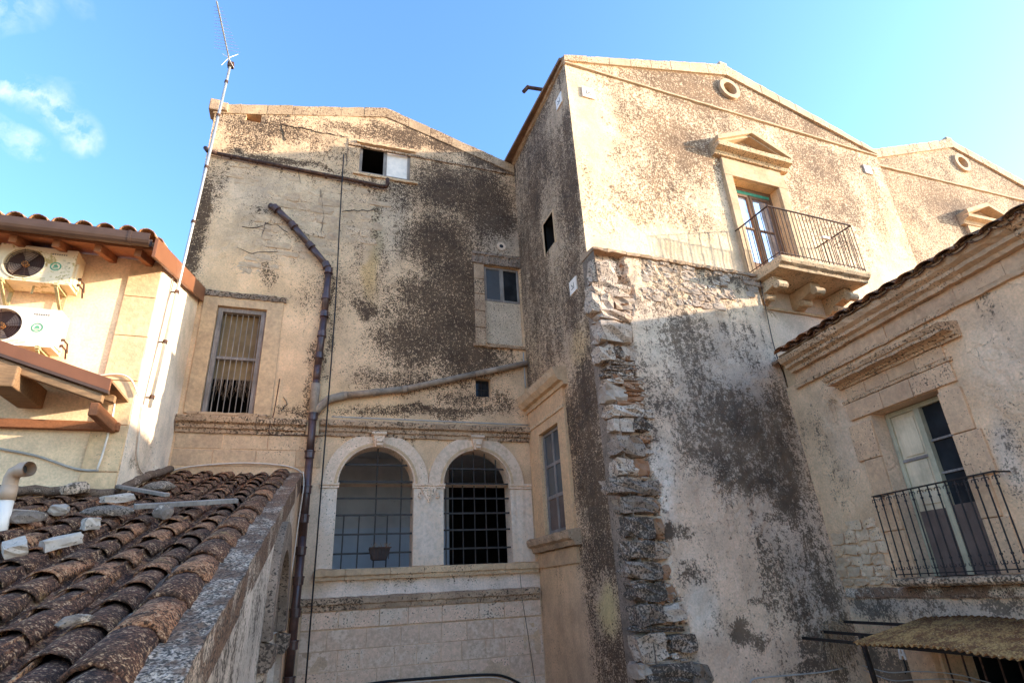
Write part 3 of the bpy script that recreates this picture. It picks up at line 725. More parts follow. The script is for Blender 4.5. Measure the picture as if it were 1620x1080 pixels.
def crack(parent, F, pts_, seed, w=.008):
    r = random.Random(seed); path = []
    for i in range(len(pts_) - 1):
        k = max(2, int(math.dist(pts_[i], pts_[i + 1]) / .10))
        for q in range(k):
            t = q / k; path.append((pts_[i][0] + (pts_[i + 1][0] - pts_[i][0]) * t + r.uniform(-.018, .018), pts_[i][1] + (pts_[i + 1][1] - pts_[i][1]) * t + r.uniform(-.03, .03)))
    path.append(pts_[-1]); mb = MB()
    for a, b in zip(path, path[1:]): mb.bar(F.p(a[0], a[1], .012), F.p(b[0], b[1], .012), w * r.uniform(.4, 1.2), .02, tuple(F.N))
    mb.build("crack", M['black'], parent)
for i, c_ in enumerate(([(-1.333, 10.743), (-1.206, 10.336)], [(-0.88, 9.637), (-0.763, 9.136)], [(-1.392, 7.909), (-1.12, 7.854), (-0.906, 7.721)], [(-1.412, 7.5), (-1.392, 7.909)], [(-1.883, 7.161), (-1.557, 7.083), (-1.052, 7.194)], [(-0.284, 9.05), (-0.173, 8.341), (-0.185, 7.775)], [(0.218, 8.504), (1.098, 8.725)], [(-1.381, 10.791), (0.224, 10.775)], [(0.239, 10.779), (0.248, 9.893)], [(-1.26, 11.337), (-1.192, 11.086)], [(-1.852, 7.725), (-1.566, 7.708), (-1.327, 7.92)], [(-0.614, 3.539), (-0.509, 3.676), (-0.608, 3.83)])):
    crack(house, FA, c_, 40 + i)

# cornice above the arches, in stones, and the band of ashlar beside them
cprof = [(-.02, 3.06), (.05, 3.06), (.06, 3.13), (.10, 3.15), (.10, 3.22), (.17, 3.25), (.19, 3.33), (.19, 3.36), (-.02, 3.40)]
block_run(house, FA, -2.42, -.12, [(o, v - .02) for o, v in cprof], .8, "cornice_block", M['trimdark'], 21)
block_run(house, FA, .14, 4.69, cprof, .72, "cornice_block", M['trimdark'], 22)
MB().box(FA, -.11, .13, 3.04, 3.37, -.02, .12).build("cornice_block", M['trim'], house, bevel=.01)
ashlar(house, FA, -2.40, .22, [(2.42, 2.74), (2.745, 3.04)], .62, "ashlar_block", M['ashlar'], 5)

# the two arches
for cu, r in ((1.315, .745), (3.41, .726)):
    MB().ring(FA, cu, 2.12, r, 1.045, -.03, .045, 0, math.pi, 36).build("archivolt", M['arch'], house, bevel=.006)
    MB().ring(FA, cu, 2.12, r - .002, r + .055, -.37, -.031, 0, math.pi, 36).build("arch_soffit", M['arch'], house)
    MB().ring(FA, cu, 2.12, r + .03, r + .075, .046, .062, 0, math.pi, 36).build("arch_roll", M['trim'], house)
    k = MB()
    k.prism(FA, [(cu - .075, 2.84), (cu + .075, 2.84), (cu + .10, 2.98), (cu + .13, 3.15), (cu - .13, 3.15), (cu - .10, 2.98)], .0, .13)
    k.prism(FA, [(cu - .05, 2.86), (cu + .05, 2.86), (cu + .07, 3.02), (cu - .07, 3.02)], .12, .19)
    k.tube([FA.p(cu - .15, 3.12, .14), FA.p(cu + .15, 3.12, .14)], .035, 8)
    k.tube([FA.p(cu - .06, 2.95, .19), FA.p(cu + .06, 2.95, .19)], .03, 8)
    k.build("keystone", M['arch'], house, bevel=.008)
for a, b, nm in ((.27, .565, 1), (2.064, 2.68, 2), (4.138, 4.62, 3)):
    MB().profile(FA, a, b, [(-.02, .56), (.02, .56), (.022, 2.03), (-.02, 2.03)], .12, .004).build("pier", stone("whitewashed_pier", (.68, .60, .52), (.56, .48, .40), .10, white=.8), house)
    MB().profile(FA, a - .03, b + (.03 if nm < 3 else .0), [(-.02, 2.035), (.05, 2.035), (.035, 2.07), (.06, 2.09), (.06, 2.13), (-.02, 2.15)], .12, .004).build("impost", M['arch'], house)
cap = MB(); cap.prism(FA, [(2.20, 2.03), (2.54, 2.03), (2.44, 1.86), (2.37, 1.74), (2.30, 1.86)], .022, .06); cap.tube([FA.p(2.37, 2.0, .06), FA.p(2.37, 1.77, .055)], .05, 8, True, .015)
cap.tube([FA.p(2.19, 1.95, .035), FA.p(2.17, 1.88, .035), FA.p(2.21, 1.84, .035)], .03, 7); cap.tube([FA.p(2.55, 1.95, .035), FA.p(2.57, 1.88, .035), FA.p(2.53, 1.84, .035)], .03, 7)
cap.build("pier_bracket", M['arch'], house, bevel=.005)
block_run(house, FA, .26, 4.66, [(-.02, .35), (.06, .35), (.07, .41), (.10, .43), (.10, .53), (-.02, .55)], .72, "sill_block", M['trim'], 31)
block_run(house, FA, .0, 4.66, [(-.02, -.15), (.05, -.15), (.06, -.07), (.09, -.05), (.09, .04), (-.02, .08)], 1.1, "string_course_block", M['trimdark'], 33)
ashlar(house, FA, .1, 4.68, [(-.455, -.16)], .62, "ashlar_block", M['ashwash'], 35, .018)
ashlar(house, FA, .1, 4.68, [(-.80, -.47), (-1.13, -.80), (-1.5, -1.13), (-1.9, -1.5)], .52, "ashlar_block", M['ashwash'], 36, .006)
# the rooms behind the arches
def slab(parent, name, mat, P, f): return MB().add(P, f).build(name, mat, parent)
Y0, Y1 = 12.37, 14.6
slab(house, "room_floor", M['room'], [(-.2, Y0, .44), (6, Y0, .44), (6, 18, .44), (-.2, 18, .44)], [(0, 1, 2, 3)])
slab(house, "room_ceiling", M['room'], [(-.2, Y0, 3.2), (6, Y0, 3.2), (6, 18, 3.2), (-.2, 18, 3.2)], [(3, 2, 1, 0)])
slab(house, "room_wall", M['room'], [(-.2, Y0, .4), (-.2, Y1, .4), (-.2, Y1, 3.2), (-.2, Y0, 3.2)], [(0, 1, 2, 3)])
MB().box(Frame((0, Y1, 0), (1, 0, 0), (0, -1, 0)), -.2, 3.40, 1.55, 3.2, -.2, 0).build("room_wall", M['room'], house)
MB().box(Frame((0, Y1, 0), (1, 0, 0), (0, -1, 0)), -.2, 3.402, .4, 1.55, -.2, .006).build("room_lower_wall", M['roomlow'], house)  # lower part of the back wall, a bluer grey
slab(house, "dark_room_wall", M['void'], [(-.2, 17.9, .4), (6.2, 17.9, .4), (6.2, 17.9, 3.2), (-.2, 17.9, 3.2)], [(0, 1, 2, 3)])
slab(house, "dark_room_wall", M['void'], [(5.9, Y0, .4), (5.9, 18, .4), (5.9, 18, 3.2), (5.9, Y0, 3.2)], [(0, 1, 2, 3)])
# wrought iron grilles in the arches
def grille(cu, r, hz, full, low, lowtop, spring=2.12, v0=.55):
    for z in hz:
        half = r + .02 if z <= spring else math.sqrt(max(.01, (r + .02) ** 2 - (z - spring) ** 2))
        MB().bar(FA.p(cu - half, z, -.10), FA.p(cu + half, z, -.10), .016, .034).build("grille_bar", M['irongrey'], house)
    for u in full:
        top_ = spring + math.sqrt(max(.01, (r + .02) ** 2 - (u - cu) ** 2))
        MB().tube([FA.p(u, v0, -.12), FA.p(u + rs.uniform(-.006, .006), 1.5, -.12), FA.p(u, top_, -.12)], .013, 6).build("grille_bar", M['irongrey'], house)
    for u in low: MB().tube([FA.p(u, v0, -.12), FA.p(u + rs.uniform(-.006, .006), lowtop, -.12)], .013, 6).build("grille_bar", M['irongrey'], house)
grille(1.315, .745, [.82, 1.17, 1.53, 1.85, 2.18, 2.52], [1.33, 1.83], [.73, 1.02, 1.57], 1.55)
grille(3.41, .726, [.86, 1.22, 1.55, 1.85, 2.15, 2.47], [2.90, 3.12, 3.37, 3.62, 3.87], [2.76], 2.2)

# planter hung on the left grille
pl = thing("flower_box", "small dark basket planter hooked on the left arched grille", "planter", (1.42, 11.98, .66))
mb = MB(); mb.prism(Frame((0, 11.98, 0), (1, 0, 0), (0, -1, 0)), [(1.29, .68), (1.55, .68), (1.62, .90), (1.22, .90)], -.10, .12); mb.build("basket", M['terracotta'], pl, bevel=.012)
for i in range(6): MB().bar((1.25 + i * .066, 11.855, .69), (1.235 + i * .072, 11.85, .91), .012).build("slat", M['rust'], pl)
MB().bar((1.21, 11.85, .90), (1.63, 11.85, .90), .022).build("rim", M['rust'], pl)
mb = MB()
for i in range(16):
    x = rs.uniform(1.26, 1.58); mb.bar((x, 11.95, .88), (x + rs.uniform(-.08, .08), 11.93 + rs.uniform(-.05, .05), .93 + rs.uniform(0, .07)), .006)
st = mb.build("dry_stems", M['drygrass'], pl); st["kind"] = "stuff"
# ================================================================== the gabled palazzo (walls B and C)
PLC = (.64, .53, .39)
pal = thing("gabled_palazzo", "tall tan gabled house with balcony, oculus and dark lichened side wall", "building", (9.6, 9.5, GROUND))
blB = [(9.248, 9.406, 1.275, 1.724, 0.6), (10.043, 9.336, 1.625, 0.986, 0.68), (8.903, 7.726, 0.509, 1.695, 0.85), (10.816, 8.604, 0.858, 1.501, 0.8), (10.92, 6.875, 0.943, 1.551, 0.75), (9.403, 4.715, 0.696, 1.255, 0.78), (9.071, 3.047, 0.743, 1.34, 0.88), (9.829, 2.778, 0.557, 1.052, 0.8), (9.065, 1.471, 0.815, 1.223, 0.88), (9.451, 1.979, 0.635, 1.193, 0.8), (9.014, 0.261, 0.768, 1.037, 0.85), (8.788, -0.902, 0.698, 0.771, 0.85), (9.446, 0.381, 0.523, 0.888, 0.78), (9.242, -0.664, 0.571, 0.818, 0.78), (10.327, 5.897, 0.737, 0.854, 0.6), (10.69, 4.99, 0.618, 0.558, 0.55), (8.984, 5.919, 0.405, 0.648, 0.75), (11.652, 4.682, 0.39, 0.586, 0.35), (10.719, 10.927, 1.236, 1.101, 0.55), (8.731, 9.303, 0.346, 1.356, 0.8), (8.855, 7.206, 0.275, 1.234, 0.85), (8.914, 10.127, 0.673, 0.396, -0.5), (9.998, 7.934, 0.474, 0.614, -0.35), (9.771, 6.857, 0.443, 0.431, -0.45), (9.499, 4.279, 0.389, 0.371, -0.4), (9.152, -0.298, 0.306, 0.369, -0.9)]
tiB = [(9.636, 9.372, 1.706, 1.444, (0.4, 0.31, 0.22), 0.7), (10.125, 6.911, 1.704, 2.067, (0.44, 0.35, 0.25), 0.5), (11.219, -0.198, 1.261, 1.327, (0.52, 0.38, 0.25), 0.9), (11.379, 0.608, 1.33, 0.702, (0.55, 0.4, 0.25), 0.8), (9.201, 4.29, 0.37, 0.423, (0.48, 0.36, 0.2), 0.8), (9.12, -0.344, 0.326, 0.321, (0.52, 0.44, 0.24), 1.0), (11.575, 4.422, 0.614, 1.152, (0.56, 0.42, 0.26), 0.8), (10.619, 2.725, 0.95, 1.858, (0.58, 0.4, 0.24), 0.8)]
wall("side_wall", FB, 8.452, 12.0, GROUND, 11.04, .055, M['plB'], pal, (.46, .36, .26), blB, tiB,
     holes=[(9.80, 10.36, 7.02, 7.80, .05), (10.37, 11.40, 1.02, 3.07, .16)], drips=[(8.5, 12, 10.9, 1.6, .95), (9.8, 12, .72, .5, .8), (9.8, 10.4, 7.0, .5, .9)], seed=13, relief=.018, rough=[(9.225, 2.386, 0.996, 2.181, 0.6), (9.202, 6.348, 1.146, 2.02, 0.4)],
     stain0=lambda U, V: .60 + .22 * (fbm(U * 1.1, V * .5, 77, 4) - .5) * 2 - .56 * np.clip((U - 9.75) / .35, 0, 1) * np.clip((4.4 - V) / .6, 0, 1))
def topC(u): return float(np.interp(u, [0, 4.85, 9.90], [11.02, 12.52, 11.02]))
blC = [(2.912, 9.344, 1.513, 1.2, 0.76), (2.281, 9.729, 0.919, 1.008, 0.66), (2.152, 8.064, 0.867, 0.901, 0.64), (1.394, 7.386, 0.97, 0.673, 0.56), (2.502, 7.302, 1.038, 0.518, 0.56), (1.393, 8.39, 0.667, 0.721, 0.5), (7.249, 9.922, 1.47, 1.383, 0.76), (7.501, 8.762, 1.445, 1.08, 0.69), (6.341, 8.501, 0.673, 1.033, 0.64), (3.589, 10.834, 1.85, 0.357, 0.74), (5.686, 11.183, 2.101, 0.383, 0.76), (7.66, 11.119, 1.031, 0.349, 0.64), (1.362, 9.827, 0.313, 0.792, 0.59), (9.199, 9.565, 0.536, 1.415, 0.56), (7.276, 7.569, 1.381, 0.796, 0.5), (1.818, 11.162, 0.745, 0.218, 0.64), (0.197, 7.429, 0.209, 0.979, 0.44), (0.547, 6.731, 0.448, 0.47, 0.44), (8.986, 8.487, 0.645, 0.878, 0.54), (8.782, 10.323, 1.07, 0.732, 0.64)]
tiC = [(0.313, 8.443, 0.467, 2.116, (0.68, 0.55, 0.37), 0.8), (1.74, 6.664, 1.945, 0.484, (0.68, 0.56, 0.38), 0.7), (9.577, 8.208, 0.792, 1.314, (0.66, 0.52, 0.34), 0.7), (5.158, 4.904, 1.131, 0.628, (0.52, 0.47, 0.41), 0.9), (4.658, 5.603, 0.748, 0.488, (0.6, 0.54, 0.44), 0.7), (1.306, 9.436, 0.308, 0.771, (0.45, 0.38, 0.27), 0.5)]
wall("front_wall", FC, 0.0, 9.92, 3.0, 12.6, .065, M['plC'], pal, PLC, blC, tiC, holes=[(4.14, 5.54, 5.97, 8.70, .34, (.62, .48, .30))], cuts=[(4.83, 11.72, .27, False)], top=topC, stain0=lambda U, V: np.clip(.26 + .5 * (fbm(U * .8, V * .8, 411, 4) - .5), 0, .6) * np.clip((V - 6.6) / 1.0, 0, 1) * np.clip((U - .2) / .8, 0, 1) + np.where(V > 10.93, .20, 0) * np.clip((U - 1.6) / .8, 0, 1) + np.clip((V - 9.2) / 1.4, 0, 1) * .24, drips=[(0.1, 9.8, 10.86, .6, .72), (3.7, 6.0, 9.2, .5, .5), (1.0, 9.0, 12.3, .5, .6)], seed=23, relief=.014, rough=[(2.024, 7.363, 2.026, 1.027, 0.6)])
for a, b, z0 in (((14.61, 8.86), (14.61, 16), GROUND), ((4.7, 12), (4.7, 18), 3.3)):
    MB().add([(a[0], a[1], z0), (b[0], b[1], z0), (b[0], b[1], 11.02), (a[0], a[1], 11.02)], [(0, 1, 2, 3)]).build("back_wall", M['trimdark'], pal)
for ua, za, ub, zb in ((-.12, 10.98, 4.85, 12.47), (4.85, 12.47, 9.95, 10.95)):
    MB().prism(FC, [(ua, za), (ub, zb), (ub, zb + .07), (ua, za + .07)], -9.0, -.02).build("roof_slope", M['roofdark'], pal)
band(pal, FC, [(-.03, 11.09), (4.85, 12.60), (9.93, 11.09)], [(-.03, 10.93), (4.85, 12.22), (9.93, 10.93)], -.15, .055, "coping_stone", M['capsun'], seed=5)
MB().profile(FC, -.02, 9.90, [(-.02, 10.86), (.05, 10.88), (.055, 10.92), (-.02, 10.93)], .3, .003).build("string_fillet", M['capsun'], pal)
MB().profile(FB, 8.44, 12.0, [(-.02, 10.90), (.05, 10.92), (.06, 11.07), (-.02, 11.09)], .25, .006).build("eaves_band", M['trimdark'], pal)
MB().box(FC, 4.72, 4.98, 12.56, 12.70, -.2, .04).build("ridge_finial", M['capsun'], pal, bevel=.02)
MB().ring(FC, 4.83, 11.72, .20, .325, -.12, .075, n=32).build("oculus_ring", M['capsun'], pal, bevel=.008)
dark_box(pal, FC, 4.58, 5.08, 11.47, 11.97, -.20, .5)
# balcony door with pedimented surround
srd = MB(); srd.box(FC, 3.90, 4.135, 5.98, 8.705, -.03, .09); srd.box(FC, 5.545, 5.80, 5.98, 8.705, -.03, .09); srd.box(FC, 3.90, 5.80, 8.708, 9.02, -.03, .09)
srd.build("door_surround", M['balstone'], pal, bevel=.01)
fr = MB(); fr.box(FC, 3.94, 5.76, 9.022, 9.24, -.03, .07); fr.build("frieze", M['balstone'], pal, bevel=.008)
PF = [(-.02, 9.24), (.12, 9.24), (.15, 9.30), (.15, 9.33), (.30, 9.37), (.32, 9.48), (-.02, 9.51)]
MB().profile(FC, 3.72, 5.98, PF, .2, .003).build("pediment_cornice", M['balstone'], pal)
for s_ in (-1, 1):
    c_ = 4.85; e_ = 1.13
    a = (c_ + s_ * e_, 9.50); b = (c_, 10.0)
    poly = [a, (a[0], a[1] + .13), (b[0], b[1] + .13), b] if s_ < 0 else [a, b, (b[0], b[1] + .13), (a[0], a[1] + .13)]
    MB().prism(FC, poly, -.02, .32).build("pediment_rake", M['balstone'], pal, bevel=.012)
    MB().prism(FC, [(c_ + s_ * .95, 9.53), (c_, 9.94), (c_, 9.995), (c_ + s_ * 1.06, 9.535)], .0, .24).build("pediment_moulding", M['balstone'], pal)
MB().prism(FC, [(3.80, 9.51), (5.90, 9.51), (4.85, 9.97)], -.02, .05).build("tympanum", M['balstone'], pal)
dr = MB()
for a, b in ((4.14, 4.20), (5.48, 5.54)): dr.box(FC, a, b, 5.98, 8.69, -.30, -.20)
dr.box(FC, 4.20, 5.48, 8.60, 8.69, -.30, -.202)
dr = dr.build("balcony_door", M['brownframe'], pal, bevel=.005)
MB().box(FC, 4.20, 5.48, 8.52, 8.60, -.29, -.21).build("transom", M['jade'], dr)
for a, b in ((4.21, 4.83), (4.85, 5.47)):
    lf = MB(); lf.box(FC, a, a + .07, 5.99, 8.52, -.28, -.22); lf.box(FC, b - .07, b, 5.99, 8.52, -.28, -.22); lf.box(FC, a + .07, b - .07, 8.45, 8.52, -.28, -.222); lf.box(FC, a + .07, b - .07, 5.99, 6.6, -.28, -.23); lf.box(FC, a + .07, b - .07, 7.52, 7.56, -.28, -.224)
    lf.build("door_leaf", M['brownframe'], dr, bevel=.004)
    MB().box(FC, a + .07, b - .07, 6.6, 7.52, -.26, -.255).build("pane", M['glasssky'], dr); MB().box(FC, a + .07, b - .07, 7.56, 8.45, -.26, -.255).build("pane", M['glasssky'], dr)
dark_box(pal, FC, 4.14, 5.54, 5.97, 8.70, -.34)
# balcony: moulded slab, corbels, iron rail
bal = MB(); bal.profile(FC, 3.85, 6.36, [(-.02, 5.72), (.90, 5.72), (.92, 5.78), (.99, 5.82), (1.02, 5.88), (1.02, 5.94), (-.02, 5.955)], .25, .004)
bal = bal.build("balcony_slab", M['balstone'], pal, bevel=.006)
for cu in (3.98, 5.00, 5.98):
    k = MB()
    k.prism(Frame(FC.p(cu, 0, 0), FC.N, FC.U), [(0, 5.30), (.10, 5.30), (.20, 5.36), (.22, 5.44), (.34, 5.46), (.52, 5.50), (.58, 5.56), (.60, 5.71), (0, 5.71)], 0, .27)
    k.tube([FC.p(cu + .005, 5.50, .62), FC.p(cu + .265, 5.50, .62)], .085, 10); k.tube([FC.p(cu + .012, 5.38, .26), FC.p(cu + .258, 5.38, .26)], .07, 10)
    k.build("corbel", M['balstone'], bal, bevel=.01)
MB().profile(FC, 3.8, 6.4, [(-.02, 5.24), (.05, 5.24), (.06, 5.29), (-.02, 5.30)], .2, .004).build("corbel_string", M['balstone'], bal)
ZT = 7.16
rl = MB(); rl.bar(FC.p(3.90, ZT, .97), FC.p(6.31, ZT, .97), .035, .018); rl.build("top_rail", M['rust'], bal)
for u in (3.90, 6.31):
    MB().bar(FC.p(u, ZT - .003, .0), FC.p(u, ZT - .003, .955), .035, .018).build("top_rail", M['rust'], bal); MB().bar(FC.p(u, 6.03, .0), FC.p(u, 6.03, .955), .02, .012).build("bottom_rail", M['rust'], bal)
MB().bar(FC.p(3.90, 6.03, .97), FC.p(6.31, 6.03, .97), .02, .012).build("bottom_rail", M['rust'], bal)
rod = MB().tube([(0, 0, 0), (0, 0, ZT - 5.95)], .0085, 6).mesh("baluster", M['rust'])
for i in range(24): link_copy("baluster", rod, bal, Matrix.Translation(FC.p(3.90 + 2.41 * i / 23, 5.95, .97)))
for u in (3.90, 6.31):
    for i in range(1, 9): link_copy("baluster", rod, bal, Matrix.Translation(FC.p(u, 5.95, .97 * i / 9)))
MB().tube([FC.p(6.05 + .13 * math.cos(a), 6.72, .80 + .13 * math.sin(a)) for a in np.linspace(0, 2 * math.pi, 17)], .007, 5, False).build("pot_ring", M['rust'], bal)
bx = MB().box(FC, 5.20, 5.42, 6.58, 6.64, .985, 1.04).build("white_box", M['whiteplate'], None, bevel=.008); tag(bx, "small white box on the iron railing of the upper balcony", "box")
# small window high on the side wall
dark_box(pal, FB, 9.80, 10.36, 7.02, 7.80, -.05)
mb = MB(); mb.box(FB, 9.74, 9.80, 6.98, 7.84, -.05, .012); mb.box(FB, 10.36, 10.42, 6.98, 7.84, -.05, .012); mb.box(FB, 9.80, 10.36, 7.80, 7.84, -.05, .010); mb.build("window_surround", M['trim'], pal)
# corniced window low on the side wall
ob = M['trim']
mb = MB(); mb.box(FB, 10.0, 10.365, .84, 3.72, -.02, .06); mb.box(FB, 11.405, 11.97, .84, 3.72, -.02, .06); mb.box(FB, 10.365, 11.405, 3.075, 3.72, -.02, .06); mb.build("window_surround", stone("ochre_render", (.58, .40, .24), (.50, .34, .21), .07), pal, bevel=.008)
MB().profile(FB, 10.0, 11.97, [(.055, 3.28), (.085, 3.28), (.09, 3.34), (.055, 3.35)], .2, .003).build("window_moulding", ob, pal)
MB().profile(FB, 9.82, 11.98, [(-.02, 3.70), (.10, 3.70), (.12, 3.78), (.20, 3.80), (.28, 3.90), (.30, 4.00), (.31, 4.05), (-.02, 4.08)], .2, .005).build("window_cornice", M['trim'], pal)
MB().profile(FB, 9.84, 11.98, [(-.02, .72), (.12, .72), (.16, .80), (.24, .84), (.26, .92), (.26, .97), (-.02, 1.0)], .2, .006).build("window_sill", M['trimdark'], pal)
MB().profile(FB, 10.0, 11.9, [(-.02, .42), (.045, .42), (.05, .69), (-.02, .69)], .2, .004).build("apron_panel", stone("ochre_apron", (.52, .37, .23), (.44, .31, .20), .12), pal)
pane_grid(pal, FB, 10.38, 11.39, 1.03, 3.06, -.03, 2, 3, .06, M['greywood'], [M['mauvewood'], M['mauvewood'], M['glassgrey'], M['glassgrey'], M['glassgrey'], M['glassgrey']], .07)
MB().box(FB, 10.37, 11.40, 1.02, 3.07, -.17, -.15).build("window_back", M['void'], pal)

# ================================================================== the battered stone wall (K) with its ruined quoin
but = thing("battered_wall", "leaning grey rubble wall with broken stone edge below the balcony", "wall", (6.6, 7.9, GROUND))
EDGE = [(0.643, 5.85), (0.717, 4.878), (0.554, 4.2), (0.524, 3.339), (0.565, 2.767), (0.533, 2.112), (0.45, 1.696), (0.565, 1.398), (0.444, 0.823), (0.535, 0.456), (0.504, 0.018), (0.58, -0.323), (0.664, -0.655), (0.721, -1.283)]
ev = np.array([-9.0] + [q[1] for q in EDGE][::-1] + [9.0]); eu = np.array([EDGE[-1][0]] + [q[0] for q in EDGE][::-1] + [EDGE[0][0]])
def dispK(U, V):
    e = np.interp(V, ev, eu) + (fbm(V * 6, V * 0, 5, 3) - .5) * .10
    return -.12 * np.clip((e - U) / .05, 0, 1)
blK = [(3.059, 5.66, 1.004, 0.159, 0.8), (2.344, 5.923, 1.13, 0.128, 0.6), (3.52, 5.579, 0.515, 0.192, 0.7), (1.747, 4.077, 0.577, 0.803, 0.72), (1.808, 3.204, 0.419, 0.743, 0.7), (2.204, 2.634, 0.84, 0.713, 0.82), (2.845, 2.433, 0.725, 0.714, 0.88), (3.457, 2.949, 0.463, 0.637, 0.72), (1.877, 1.944, 0.93, 0.439, 0.76), (2.42, 1.525, 0.812, 0.429, 0.84), (3.158, 1.87, 0.361, 0.684, 0.92), (2.999, 1.212, 0.278, 0.424, 0.9), (1.27, 2.36, 0.388, 0.336, 0.6), (0.985, 2.794, 0.323, 0.289, 0.7), (1.021, 3.262, 0.397, 0.242, 0.6), (0.595, 0.729, 0.228, 0.148, 0.95), (0.861, 0.632, 0.255, 0.148, 0.72), (0.79, 0.094, 0.291, 0.156, 0.72), (1.489, -0.71, 0.25, 0.147, 1.1), (1.745, -0.827, 0.23, 0.114, 0.85), (2.015, -0.357, 0.216, 0.069, 0.8), (1.064, -0.6, 0.133, 0.243, 0.45), (3.274, 0.096, 0.404, 0.572, 0.65), (3.393, -0.289, 0.4, 0.275, 0.85), (2.802, -0.443, 0.507, 0.353, 0.6), (2.72, 0.799, 0.401, 0.121, 0.7), (2.36, 0.316, 0.204, 0.094, 0.7), (2.981, -0.982, 0.501, 0.335, 0.72), (4.122, 3.512, 0.231, 0.822, 0.5), (1.292, 3.901, 0.347, 0.519, 0.5), (3.023, 3.945, 0.468, 0.55, 0.55), (1.069, 4.791, 0.425, 0.558, 0.52), (2.605, 5.146, 0.956, 0.301, 0.4), (3.327, 0.589, 0.221, 0.705, 0.6), (3.397, -0.925, 0.388, 0.428, 0.85), (2.85, -1.31, 0.732, 0.16, 0.8), (0.433, -0.954, 0.309, 0.227, 0.4)]
tiK = [(2.486, 5.274, 1.913, 0.607, (0.58, 0.47, 0.33), 0.8), (1.071, 4.132, 0.552, 0.658, (0.52, 0.46, 0.38), 0.8), (1.9, 1.106, 1.153, 0.707, (0.56, 0.43, 0.33), 0.7), (1.269, 0.165, 0.817, 0.535, (0.58, 0.45, 0.35), 0.7), (0.942, -0.427, 0.331, 0.37, (0.6, 0.54, 0.47), 0.9), (1.731, -1.055, 1.251, 0.395, (0.58, 0.44, 0.34), 0.8), (0.645, 1.499, 0.238, 0.603, (0.62, 0.57, 0.51), 0.8), (3.027, 0.899, 0.824, 0.617, (0.54, 0.46, 0.4), 0.6), (3.165, 3.435, 0.927, 0.792, (0.56, 0.49, 0.42), 0.6), (3.288, 0.489, 0.412, 0.797, (0.58, 0.46, 0.38), 0.5), (2.238, 2.754, 1.13, 1.573, (0.3, 0.26, 0.22), 0.75), (3.058, 2.209, 0.583, 1.295, (0.26, 0.23, 0.2), 0.7), (3.164, -0.185, 0.527, 0.738, (0.32, 0.28, 0.25), 0.7), (-0.118, 2.087, 0.3, 4.364, (0.4, 0.32, 0.25), 0.8)]
wall("wall_face", FK, 0.0, 3.82, GROUND, 5.80, .05, M['plK'], but, (.54, .43, .33), blK, tiK, stain0=lambda U, V: np.clip(.24 + 1.2 * (fbm(U * 1.3, V * .35, 301, 4) - .5), 0, .62), drips=[(.1, 3.8, 5.8, 1.0, .85), (1.4, 3.7, 4.6, 1.6, .8), (.9, 3.8, 2.6, 1.2, .7), (2.2, 3.8, .6, .8, .75)], seed=43, relief=.03, rough=[(2.209, 5.379, 1.57, 0.76, 1.0), (2.238, 2.754, 1.271, 1.818, 0.6), (0.174, 2.098, 0.472, 4.422, 1.0), (2.964, -0.361, 0.773, 0.718, 0.5)], disp=dispK)
mb = MB(); mb.add([FK.p(0, GROUND, .01), FK.p(0, 5.8, .01), FK.p(0, 5.8, -.45), FK.p(0, GROUND, -.95)], [(0, 1, 2, 3)]); mb.add([FK.p(3.82, GROUND, 0), FK.p(3.82, 5.8, 0), FK.p(3.82, 5.8, -.3), FK.p(3.82, GROUND, -.9)], [(0, 1, 2, 3)]); mb.build("wall_return", M['quoindark'], but)
block_run(but, FK, -.02, 3.84, [(-.45, 5.79), (.05, 5.79), (.06, 5.85), (.03, 5.87), (-.45, 5.93)], .75, "ledge_stone", M['trimdark'], 44, .008)
